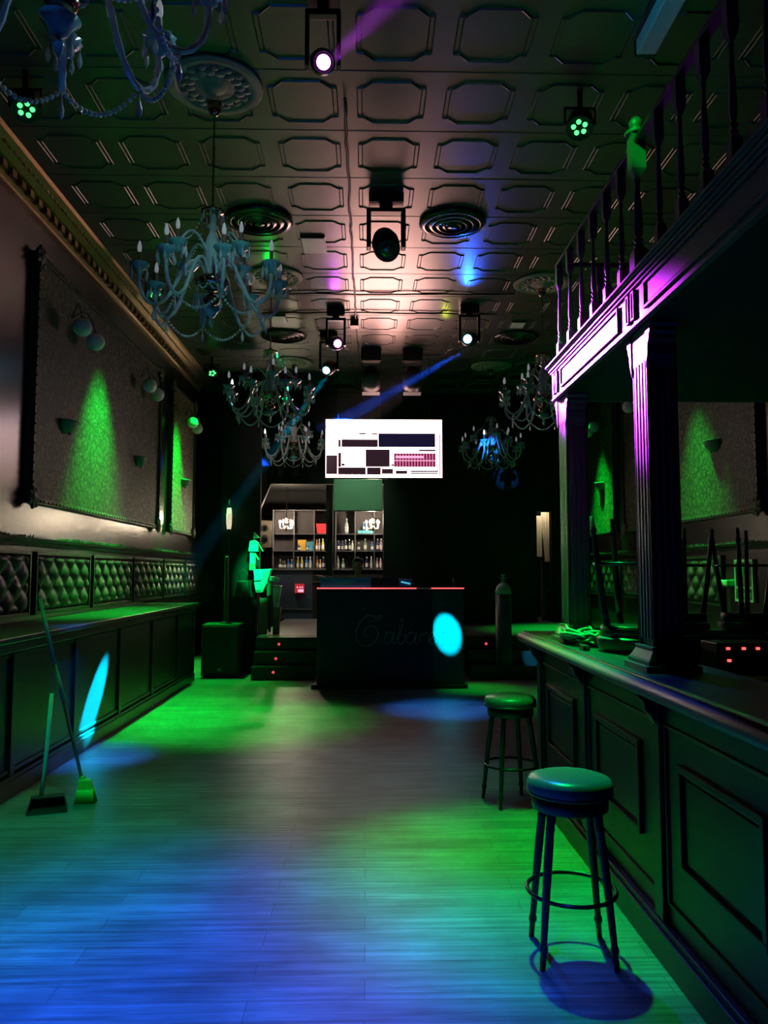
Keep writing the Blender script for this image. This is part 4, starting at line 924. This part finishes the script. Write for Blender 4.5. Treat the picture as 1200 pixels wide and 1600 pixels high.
# ---------------------------------------------------------------- the person behind the booth
def person():
    t = thing('person', (-.12, 12.3, 0), 'person with dark hair in black clothes bending over the booth', 'person')
    bm = MB()
    # torso, neck, head
    bm.tube([(0, .06, .95), (0, .05, 1.10), (0, .0, 1.28), (0, -.07, 1.45), (0, -.10, 1.54)], [.15, .135, .155, .15, .07], 16)
    bm.tube([(0, -.10, 1.52), (0, -.14, 1.62), (0, -.15, 1.68)], [.055, .05, .05], 12)
    bm.ball((0, -.16, 1.745), .10, 20, (.78, .95, 1.12)); bm.ball((0, -.195, 1.68), .055, 14, (1, .9, .8))
    bm.ball((0, -.262, 1.725), .016, 8, (.8, 1, 1.3))
    for s in (-1, 1): bm.ball((s*.079, -.15, 1.73), .02, 8, (.4, .8, 1.3))
    # legs
    for s in (-1, 1):
        bm.tube([(s*.08, .06, .97), (s*.10, .03, .55), (s*.10, .07, .50), (s*.11, .08, .10), (s*.11, .06, .04)], [.10, .065, .06, .042, .045], 12)
        bm.box((s*.11-.045, -.14, .0), (s*.11+.045, .12, .07))
    # arm to the left of the picture rests on the glass, other arm reaches to the deck
    bm.tube([(-.10, -.06, 1.46), (-.19, -.07, 1.45), (-.36, -.14, 1.50), (-.40, -.17, 1.50), (-.54, -.30, 1.56), (-.57, -.34, 1.57)], [.06, .058, .045, .043, .03, .028], 12)
    bm.ball((-.60, -.37, 1.578), .042, 12, (1.1, 1.1, .5))
    for k, (dx, dy) in enumerate(((-.075, -.02), (-.07, -.045), (-.052, -.066), (-.028, -.078))):
        bm.tube([(-.60+dx*.4, -.37+dy*.4, 1.582), (-.60+dx*.9, -.37+dy*.9, 1.588), (-.60+dx*1.2, -.37+dy*1.2, 1.572)], [.010, .009, .008], 8)
    bm.tube([(-.585, -.35, 1.575), (-.56, -.395, 1.58), (-.565, -.42, 1.57)], [.011, .010, .008], 8)
    bm.tube([(.10, -.06, 1.46), (.19, -.08, 1.43), (.24, -.18, 1.28), (.24, -.24, 1.28), (.16, -.45, 1.42), (.15, -.49, 1.44)], [.06, .058, .045, .043, .03, .028], 12)
    bm.ball((.14, -.52, 1.445), .04, 12, (1, 1.15, .5))
    for k, dx in enumerate((-.03, -.010, .010, .030)):
        bm.tube([(.14+dx*.8, -.55, 1.445), (.14+dx, -.585, 1.44), (.14+dx, -.605 + .004*k, 1.42)], [.010, .009, .008], 8)
    bm.tube([(.12, -.51, 1.445), (.09, -.54, 1.44), (.09, -.565, 1.43)], [.011, .010, .008], 8)
    o = bm.build('body', 'skin', t); mo = o.modifiers.new('join', 'REMESH'); mo.mode = 'VOXEL'; mo.voxel_size = .011; mo.use_smooth_shade = True
    sh = MB(); sh.tube([(0, .065, .93), (0, .055, 1.10), (0, .0, 1.28), (0, -.07, 1.455), (0, -.105, 1.535), (0, -.115, 1.56)], [.168, .155, .172, .168, .09, .066], 18)
    sh.tube([(-.08, -.06, 1.46), (-.19, -.07, 1.45), (-.36, -.14, 1.50), (-.50, -.26, 1.55)], [.078, .075, .062, .05], 12)
    sh.tube([(.08, -.06, 1.46), (.19, -.08, 1.43), (.24, -.19, 1.285), (.24, -.24, 1.285), (.18, -.41, 1.40)], [.078, .075, .06, .058, .045], 12)
    o = sh.build('black_shirt', 'cloth_black', t); mo = o.modifiers.new('join', 'REMESH'); mo.mode = 'VOXEL'; mo.voxel_size = .014; mo.use_smooth_shade = True
    pt = MB()
    for s in (-1, 1): pt.tube([(s*.075, .06, .98), (s*.10, .03, .55), (s*.10, .07, .50), (s*.11, .08, .08)], [.118, .082, .078, .062], 12)
    o = pt.build('trousers', 'cloth_black', t); mo = o.modifiers.new('join', 'REMESH'); mo.mode = 'VOXEL'; mo.voxel_size = .015; mo.use_smooth_shade = True
    hr = MB(); hr.ball((0, -.142, 1.775), .105, 20, (.84, .95, .95)); hr.ball((0, -.10, 1.72), .09, 14, (.9, .8, 1.0)); hr.ball((.0, -.20, 1.83), .06, 12, (1.2, 1, .6))
    o = hr.build('hair', 'hair', t); mo = o.modifiers.new('join', 'REMESH'); mo.mode = 'VOXEL'; mo.voxel_size = .010; mo.use_smooth_shade = True
person()

# ---------------------------------------------------------------- the screen
t = thing('led_screen', (.32, 13.5, 3.28), 'large glowing white screen showing a lighting control window, over the booth', 'screen')
SW, SH = 2.03, 1.02
MB().box((-SW/2-.02, .0, -.02), (SW/2+.02, .07, SH+.02)).build('housing', 'metal_black', t, .004)
def scr(rects, name, m, off):
    b = MB()
    for (x0, y0, x1, y1) in rects:   # in fractions of the panel, y from the top
        b.box((-SW/2 + SW*x0, -off, SH*(1-y1)), (-SW/2 + SW*x1, -off+.002, SH*(1-y0)))
    b.build(name, m, t)
scr([(0, 0, 1, 1)], 'picture', 'scr_white', .002)
scr([(.005, .62, .10, .945), (.108, .575, .133, .82), (.136, .345, .447, .475), (.108, .35, .128, .475), (.106, .825, .343, .95), (.355, .825, .472, .95), (.482, .85, .578, .935), (.60, .88, .70, .935), (.343, .515, .55, .815), (.285, .23, .345, .255), (.395, .235, .445, .26), (.0, .12, .22, .135), (.73, .88, .965, .905), (.73, .915, .965, .935), (.80, .515, .945, .545), (.955, .27, .962, .90), (.135, .76, .165, .80), (.565, .77, .583, .80)], 'dark_windows', 'scr_dark', .005)
scr([(.452, .237, .942, .474)], 'navy_window', 'scr_navy', .006)
scr([(.583, .58, .942, .815)], 'button_window', 'scr_wine', .007)
scr([(.585 + .0255*i, .585, .589 + .0255*i, .815) for i in range(15)] + [(.585, .70, .942, .715), (.60, .625, .84, .665)] + [(.345, .82, .353, .965), (.473, .82, .481, .965), (.56, .515, .565, .83), (.972, .25, .988, .96)], 'button_grid', 'scr_pink', .009)
scr([(.24 + .02*i, .125, .25 + .02*i, .14) for i in range(6)] + [(.18 + .018*i, .70, .183 + .018*i, .80) for i in range(8)] + [(.60 + .012*i, .525, .608 + .012*i, .545) for i in range(14)], 'small_text', 'scr_dark', .0065)
scr([(.0, .95, .29, .995)], 'bright_bar', 'scr_hot', .006)
for s in (-.8, .8): MB().tube([(s, .035, SH+.02), (s, .035, ZC-3.28)], .008, 6).build('hanging_wire', 'metal_black', t)

# blank hanging panel behind the screen
t = thing('blank_panel', (-.155, YB-.10, 2.91), 'blank greenish hanging panel just below the screen', 'panel')
MB().box((-.50, -.01, 0), (.50, .01, 1.3)).build('sheet', 'blank_panel', t)
MB().box((-.50, -.02, -.02), (.50, .02, 0)).build('bottom_bar', 'metal_black', t)
for s in (-.45, .45): MB().tube([(s, 0, 1.3), (s, 0, ZC-2.91)], .005, 5).build('hanging_wire', 'metal_black', t)

# ---------------------------------------------------------------- floor speaker, post, cylinder, lamp
t = thing('floor_speaker', (-2.28, 12.7, 0), 'black floor speaker cabinet at the end of the left counter', 'speaker')
MB().box((-.29, -.28, .02), (.29, .28, .82)).build('cabinet', 'speaker_black', t, .012)
MB().box((-.27, -.292, .05), (.27, -.281, .79)).build('grille', 'speaker_black', t, .004)
MB().box((-.03, -.298, .10), (.03, -.291, .14)).build('badge', 'steel', t, .002)
for x in (-.22, .22):
    for y in (-.2, .2): MB().lathe([(.025, 0), (.022, .02)], (x, y, 0), 10).build('foot', 'cable_black', t)
t = thing('wooden_post', (-2.24, 12.72, .82), 'reddish round wooden post standing on the floor speaker', 'post')
MB().lathe([(.042, 0), (.040, .35), (.046, .52), (.038, .55), (.034, 1.0), (.030, 1.06), (.02, 1.08)], seg=16).build('shaft', 'post_wood', t)
MB().lathe([(.10, 0), (.10, .02), (.05, .03)], seg=20).build('base_disc', 'speaker_black', t)
t = thing('torch_lamp', (-2.30, 13.2, 0), 'tall thin lamp with narrow lit cream shade behind the wooden post', 'lamp')
MB().lathe([(.12, 0), (.12, .02), (.02, .03), (.012, .05), (.012, 2.30), (.03, 2.32), (.04, 2.36)], seg=16).build('pole', 'metal_black', t)
MB().lathe([(.035, 2.36), (.045, 2.45), (.048, 2.6), (.035, 2.72)], seg=16).build('lamp_shade', 'shade_cream', t)
MB().lathe([(.036, 2.72), (.02, 2.76), (.006, 2.86)], seg=12).build('finial', 'metal_black', t)
t = thing('gas_cylinder', (2.16, 12.25, 0), 'tall dark green gas cylinder with paler shoulder beside the booth', 'gas cylinder')
MB().lathe([(.115, 0), (.125, .02), (.125, 1.30)], seg=32).build('body', 'gas_green', t)
MB().lathe([(.1255, 1.30), (.122, 1.36), (.10, 1.42), (.06, 1.46), (.035, 1.475)], seg=32).build('shoulder', 'gas_shoulder', t)
MB().lathe([(.03, 1.47), (.03, 1.52), (.018, 1.53), (.018, 1.58), (.035, 1.585), (.035, 1.61), (.01, 1.615)], seg=16).tube([(-.05, 0, 1.55), (.05, 0, 1.55)], .012, 8).build('valve', 'gas_shoulder', t)

# lit cream curtain seen through the doorway at right and things below it
t = thing('cream_curtain', (3.86, 16.75, .61), 'lit cream curtain gathered to one side in the far right doorway', 'curtain')
m = MB(); rows = []
for i in range(21):
    z = .02 + 2.38*i/20; wd = .05 + .07*min(1, max(0, (i-11)/7)); row = []
    for k in range(25):
        u = k/24; row.append(m.bm.verts.new((.05 - wd + 2*wd*u + (.06 if i < 8 else .06)*0, .03*math.sin(u*24), z)))
    rows.append(row)
for i in range(20):
    for k in range(24): m._face([rows[i][k], rows[i][k+1], rows[i+1][k+1], rows[i+1][k]], True)
o = m.build('gathered_cloth', 'curtain_cream', t); mo = o.modifiers.new('thick', 'SOLIDIFY'); mo.thickness = .006
MB().box((-.17, -.02, 1.36), (-.06, .0, 2.24)).build('side_fold', 'curtain_cream', t)
MB().tube([(-.3, 0, 2.41), (.53, 0, 2.41)], .012, 8).build('rod', 'metal_black', t)
light_point('doorway_lamp', (3.80, 16.45, 3.1), (1.0, 0.82, 0.58), 14, .05)
t = thing('equipment_rack', (3.88, 16.6, .61), 'dark tall equipment rack under the lit cream curtain', 'rack')
MB().box((-.15, -.12, 0), (.15, .0, 1.25)).build('cabinet', 'metal_black', t, .006)
MB().box((-.06, -.135, .62), (.02, -.121, .66)).build('door_handle', 'steel', t)

# ---------------------------------------------------------------- geometric sculpture on the stage
t = thing('geometric_figure', (-1.50, 13.2, .61), 'angular box figure lit bright green on the stage beside the shelves', 'sculpture')
u_ = 13.2/1220.0
def fx(px): return (px-571)*u_*1.0 + 1.50
def fz(py): return 1.65 + (893-py)*u_ - .61
def slab(pts, name, m, y0, y1, parent=t):
    return MB().extrude_poly([(fx(a), fz(b)) for a, b in pts], lambda p: Vector((p[0], y0, p[1])), lambda p: Vector((p[0], y1, p[1]))).build(name, m, parent, .004)
ZB = 893 + 1.04/u_   # pixel row of the stage floor at this depth
slab([(408, ZB), (419, ZB), (419, 934), (408, 934)], 'leg', 'cardboard', -.06, .08)
slab([(428, ZB), (438, ZB), (440, 948), (430, 948)], 'leg', 'cardboard', -.04, .08)
slab([(430, 948), (436, 948), (441, 915), (428, 914), (429, 935)], 'thigh', 'sculpt_white', -.08, .10)
slab([(421, ZB-3), (425, ZB-3), (426, 932), (419, 932)], 'inner_brace', 'metal_black', .0, .06)
slab([(399, 890), (426, 889), (421, 908), (413, 925), (403, 925)], 'chest', 'sculpt_white', -.16, .10)
slab([(401, 892), (420, 892), (412, 906), (401, 907)], 'chest_plate', 'sculpt_white', -.19, -.16)
slab([(401, 910), (416, 910), (411, 922), (403, 922)], 'chest_plate', 'sculpt_white', -.18, -.16)
slab([(418, 912), (425, 908), (425, 928), (419, 932)], 'hip', 'cardboard', -.05, .08)
slab([(424, 900), (440, 904), (436, 910), (423, 907)], 'arm', 'sculpt_white', -.12, -.02)
slab([(391, 881), (400, 881), (400, 891), (391, 891)], 'neck_block', 'cardboard', -.05, .05)
slab([(392, 864), (401, 864), (400, 881), (392, 881)], 'upper_body', 'sculpt_white', -.06, .06)
slab([(392, 846), (400, 844), (405, 848), (404, 862), (390, 862)], 'head_block', 'sculpt_white', -.09, .07)
slab([(398, 832), (407, 841), (397, 842)], 'peaked_cap', 'cardboard', -.08, .06)
slab([(403, 848), (405, 848), (413, 862), (411, 862)], 'stick', 'cardboard', -.04, 0)
slab([(397, 864), (400, 864), (407, 874), (405, 875)], 'stick', 'cardboard', -.08, -.04)
slab([(396, 845), (398, 833), (399, 845)], 'cap_stem', 'cardboard', -.02, .02)
slab([(396, ZB), (404, ZB), (404, 890), (398, 889)], 'rear_leg', 'metal_black', -.02, .10)
t = thing('black_bag', (-2.02, 13.05, 0.0), 'dim green lit black bag on a stand left of the geometric figure', 'bag')
MB().hexa([(-.16, -.1, 1.24), (.12, -.1, 1.24), (.12, .1, 1.24), (-.16, .1, 1.24), (-.10, -.07, 1.50), (.08, -.07, 1.50), (.08, .07, 1.50), (-.10, .07, 1.50)]).build('bag_body', 'speaker_black', t, .02)
MB().tube([(-.06, 0, 1.49), (-.08, 0, 1.62), (0, 0, 1.68), (.06, 0, 1.62), (.05, 0, 1.49)], .010, 8).build('strap', 'cloth_black', t)
MB().box((-.14, -.12, 0), (.16, .12, 1.24)).build('stand', 'black_flat', t)

# ---------------------------------------------------------------- back bar on the stage
def shelf_unit(xs, label, right=False):
    x0, x1 = xs[0], xs[-1]; cx = (x0+x1)/2
    t = thing('bottle_shelf', (cx, 17.6, .61), label, 'shelves', 'back bar bottle shelves')
    MB().box((x0-cx, .13, 1.11), (x1-cx, .15, 2.44)).build('back_board', 'shelf_back', t)
    for z in (1.49, 1.87, 2.40):
        MB().box((x0-cx, -.14, z), (x1-cx, .13, z+.018)).build('shelf', 'shelf_edge', t)
    for x in xs: MB().box((x-.012-cx, -.145, 1.11), (x+.012-cx, .14, 2.42)).build('divider', 'shelf_edge', t)
    return t
sx1 = [-2.06, -1.60, -1.15, -.80]; sx2 = [-.67, -.235, .20, .66]
shelf_unit(sx1, 'left bay of the back bar bottle shelves')
shelf_unit(sx2, 'right bay of the back bar bottle shelves')
t = thing('back_bar_cabinet', (-.75, 17.55, .61), 'dark back bar cabinet below the bottle shelves', 'cabinet')
MB().box((-1.35, -.22, 1.07), (1.45, .2, 1.105)).build('countertop', 'shelf_edge', t, .003)
MB().box((-1.30, -.18, 0), (-.42, .2, 1.07)).build('blue_door_side', 'blue_cabinet', t)
MB().box((-.42, -.18, 0), (1.42, .2, 1.07)).build('carcass', 'black_flat', t)
MB().box((-.42, -.20, .80), (-.15, -.18, .82)).box((-1.3, -.20, .20), (-.42, -.18, .22)).build('rail', 'shelf_edge', t)
t = thing('card_machine', (-1.45, 17.28, 1.18), 'small pink and red lit till display under the bottle shelves', 'till')
MB().box((-.10, .0, 0), (.10, .07, .20)).build('housing', 'red_box', t, .004)
MB().box((-.03, -.006, .02), (.09, .0, .08)).box((-.06, -.006, .11), (-.03, .0, .14)).box((.0, -.006, .11), (.03, .0, .14)).box((.05, -.006, .11), (.08, .0, .14)).build('display', 'scr_pink', t)
t = thing('wall_speaker', (-2.20, 17.35, 2.18), 'brown two driver speaker hung beside the bottle shelves', 'speaker')
MB().box((-.19, .0, 0), (.12, .25, .60)).build('cabinet', 'speaker_brown', t, .008)
for z, r in ((.18, .10), (.43, .08)): MB().lathe([(r, 0), (r*.9, .012), (r*.4, -.01), (.001, .005)], (-.035, .0, z), 20, Matrix.Rotation(PI/2, 3, 'X')).build('driver', 'speaker_black', t)
bx = tag(MB().hexa([(-.12, -.08, 0), (.12, -.08, 0), (.12, .08, 0), (-.12, .08, 0), (-.15, -.10, .22), (.12, -.10, .22), (.12, .10, .22), (-.15, .10, .22)]).build('ice_bucket', 'red_box', None, .006), 'red ice bucket on the top shelf of the left bay', 'bucket'); bx.location = (-.955, 17.55, 2.498)
def cart(name, x, z, sx, sz, m, label, cat='box'):
    t = thing(name, (x, 17.56, z), label, cat, 'cartons on the bottle shelves')
    MB().box((-sx/2, -.06, 0), (sx/2, .06, sz)).build('carton', m, t, .003); MB().box((-sx/2-.004, -.064, sz-.02), (sx/2+.004, .064, sz)).build('lid', m, t)
cart('carton', -1.42, 2.118, .18, .24, 'yellow_box', 'yellow carton on the middle shelf of the left bay'); cart('carton', -1.24, 2.118, .14, .20, 'cyan_box', 'cyan carton on the middle shelf beside the yellow carton')
cart('tray', .0, 2.498, .34, .07, 'cyan_box', 'cyan flat tray on the top shelf of the right bay')
def bottle(x, y, z, h, kind, label, lab=True, r=.032):
    t = thing('bottle', (x, y, z), label, 'bottle', 'bottles on the back bar shelves')
    MB().lathe([(r*.95, 0), (r, .01), (r, h*.55), (r*.85, h*.64), (r*.38, h*.76), (r*.34, h*.90)], seg=12).build('glass', 'bottle_' + kind, t)
    MB().lathe([(r*.42, h*.88), (r*.42, h)], seg=10).build('cap', 'bottle_cap', t)
    if lab: MB().lathe([(r*1.03, h*.14), (r*1.03, h*.46)], seg=12, cap=False).build('paper_label', 'bottle_label', t)
def bpx(zx): return (420 + zx/6.316 - 571)*.01434
rowdefs = {
 'bottom': (1.718, [(115,.20,'dark'), (140,.17,'dark'), (160,.17,'dark'), (195,.20,'blue'), (230,.20,'blue'), (290,.26,'yellow'), (328,.26,'yellow'), (375,.26,'blue'), (412,.26,'clear'), (477,.28,'amber'), (510,.20,'amber'), (540,.26,'navy'), (588,.28,'clear'), (683,.29,'clear'), (735,.22,'green'), (850,.24,'dark'), (878,.27,'clear'), (920,.23,'clear'), (968,.26,'navy'), (1012,.27,'clear'), (1070,.24,'pink'), (1103,.24,'pink')]),
 'middle': (2.118, [(300,.14,'navy'), (320,.14,'navy'), (385,.15,'blue'), (412,.15,'navy'), (475,.24,'amber'), (498,.26,'clear'), (535,.27,'yellow'), (578,.26,'clear'), (688,.22,'navy'), (725,.22,'navy'), (760,.24,'dark'), (795,.25,'dark'), (825,.22,'clear'), (885,.18,'dark'), (952,.27,'green'), (1020,.20,'blue'), (1075,.26,'navy'), (1108,.27,'pink')]),
 'top': (2.498, [(768,.34,'clear')])}
ordn = ['first', 'second', 'third', 'fourth', 'fifth', 'sixth', 'seventh', 'eighth', 'ninth', 'tenth', 'eleventh', 'twelfth', 'thirteenth', 'fourteenth', 'fifteenth', 'sixteenth', 'seventeenth', 'eighteenth', 'nineteenth', 'twentieth', 'twenty first', 'twenty second', 'twenty third']
kname = dict(clear='clear', amber='amber', dark='dark', blue='bright blue', yellow='yellow', pink='pale pink', green='green', navy='dark blue')
for rn, (z, L) in rowdefs.items():
    for i, (zx, h, k) in enumerate(L):
        lb = '%s bottle on the %s back bar shelf, %s from the left' % (kname[k], rn, ordn[i])
        if rn == 'top': lb = 'single large clear bottle with white label on the top shelf'
        bottle(bpx(zx), 17.50 + .03*(i % 2), z, h, k, lb, True, .038 if rn == 'top' else .030)
bottle(.03, 17.56, 2.568, .14, 'clear', 'small clear bottle standing on the cyan tray'); bottle(-.04, 17.56, 2.568, .19, 'blue', 'taller blue bottle on the cyan tray')
def small_chandelier(x, y, z, label):
    t = thing('small_chandelier', (x, y, z), label, 'chandelier', 'small warm lit chandeliers over the back bar')
    MB().lathe([(.001, -.14), (.02, -.12), (.035, -.08), (.015, -.05), (.03, .0), (.035, .06), (.02, .10), (.055, .13), (.05, .15), (.008, .17), (.008, 3.5-z)], seg=14).build('stem', 'copper', t)
    for k in range(5):
        a = 2*PI*k/5 + .5; c_, s_ = math.cos(a), math.sin(a)
        MB().tube([(.02*c_, .02*s_, -.02), (.07*c_, .07*s_, -.08), (.12*c_, .12*s_, -.08), (.14*c_, .14*s_, -.02)], .007, 6).build('arm', 'glass_clear', t)
        MB().lathe([(.008, -.02), (.03, -.01), (.008, 0), (.008, .04)], (.14*c_, .14*s_, 0), 8).build('candle_cup', 'glass_clear', t)
        MB().lathe([(.010, .04), (.024, .06), (.022, .08), (.001, .11)], (.14*c_, .14*s_, 0), 8).build('bulb', 'bulb_warm', t)
        MB().lathe([(.001, -.08), (.009, -.06), (.001, -.02)], (.14*c_, .14*s_, 0), 6, smooth=False).build('crystal_drop', 'glass_clear', t)
    light_point('warm_bulbs', (x-.02, y-.10, z+.12), (1.0, 0.80, 0.56), 80, .08)
small_chandelier(-1.72, 17.0, 2.66, 'small warm lit chandelier over the left bay of bottles')
small_chandelier(.16, 17.0, 2.66, 'small warm lit chandelier over the right bay of bottles')

# ---------------------------------------------------------------- drifting haze that shows the beams
def haze(name, a, b, r0, r1, label, m='haze'):
    a, b = Vector(a), Vector(b)
    o = MB().tube([a, a.lerp(b, .5), b], [r0, (r0+r1)/2, r1], 16).build(name, m)
    return tag(o, label, 'haze', kind='stuff')
haze('haze', (1.40, 10.92, 4.79), (-.55, 13.45, 4.28), .12, .45, 'blue lit haze crossing the ceiling above the screen', 'haze_dense')
haze('haze', (-.66, 11.86, 4.58), (-1.10, 10.88, 3.60), .10, .16, 'short blue lit haze just under the blue white moving head', 'haze_low')
haze('haze', (-1.10, 10.88, 3.60), (-2.1, 8.6, 1.6), .16, .5, 'faint blue lit haze falling towards the left counter', 'haze_thin')
haze('haze', (-.19, 4.55, 4.84), (1.9, 2.0, 4.95), .12, .7, 'magenta lit haze near the top of the picture', 'haze_dense')
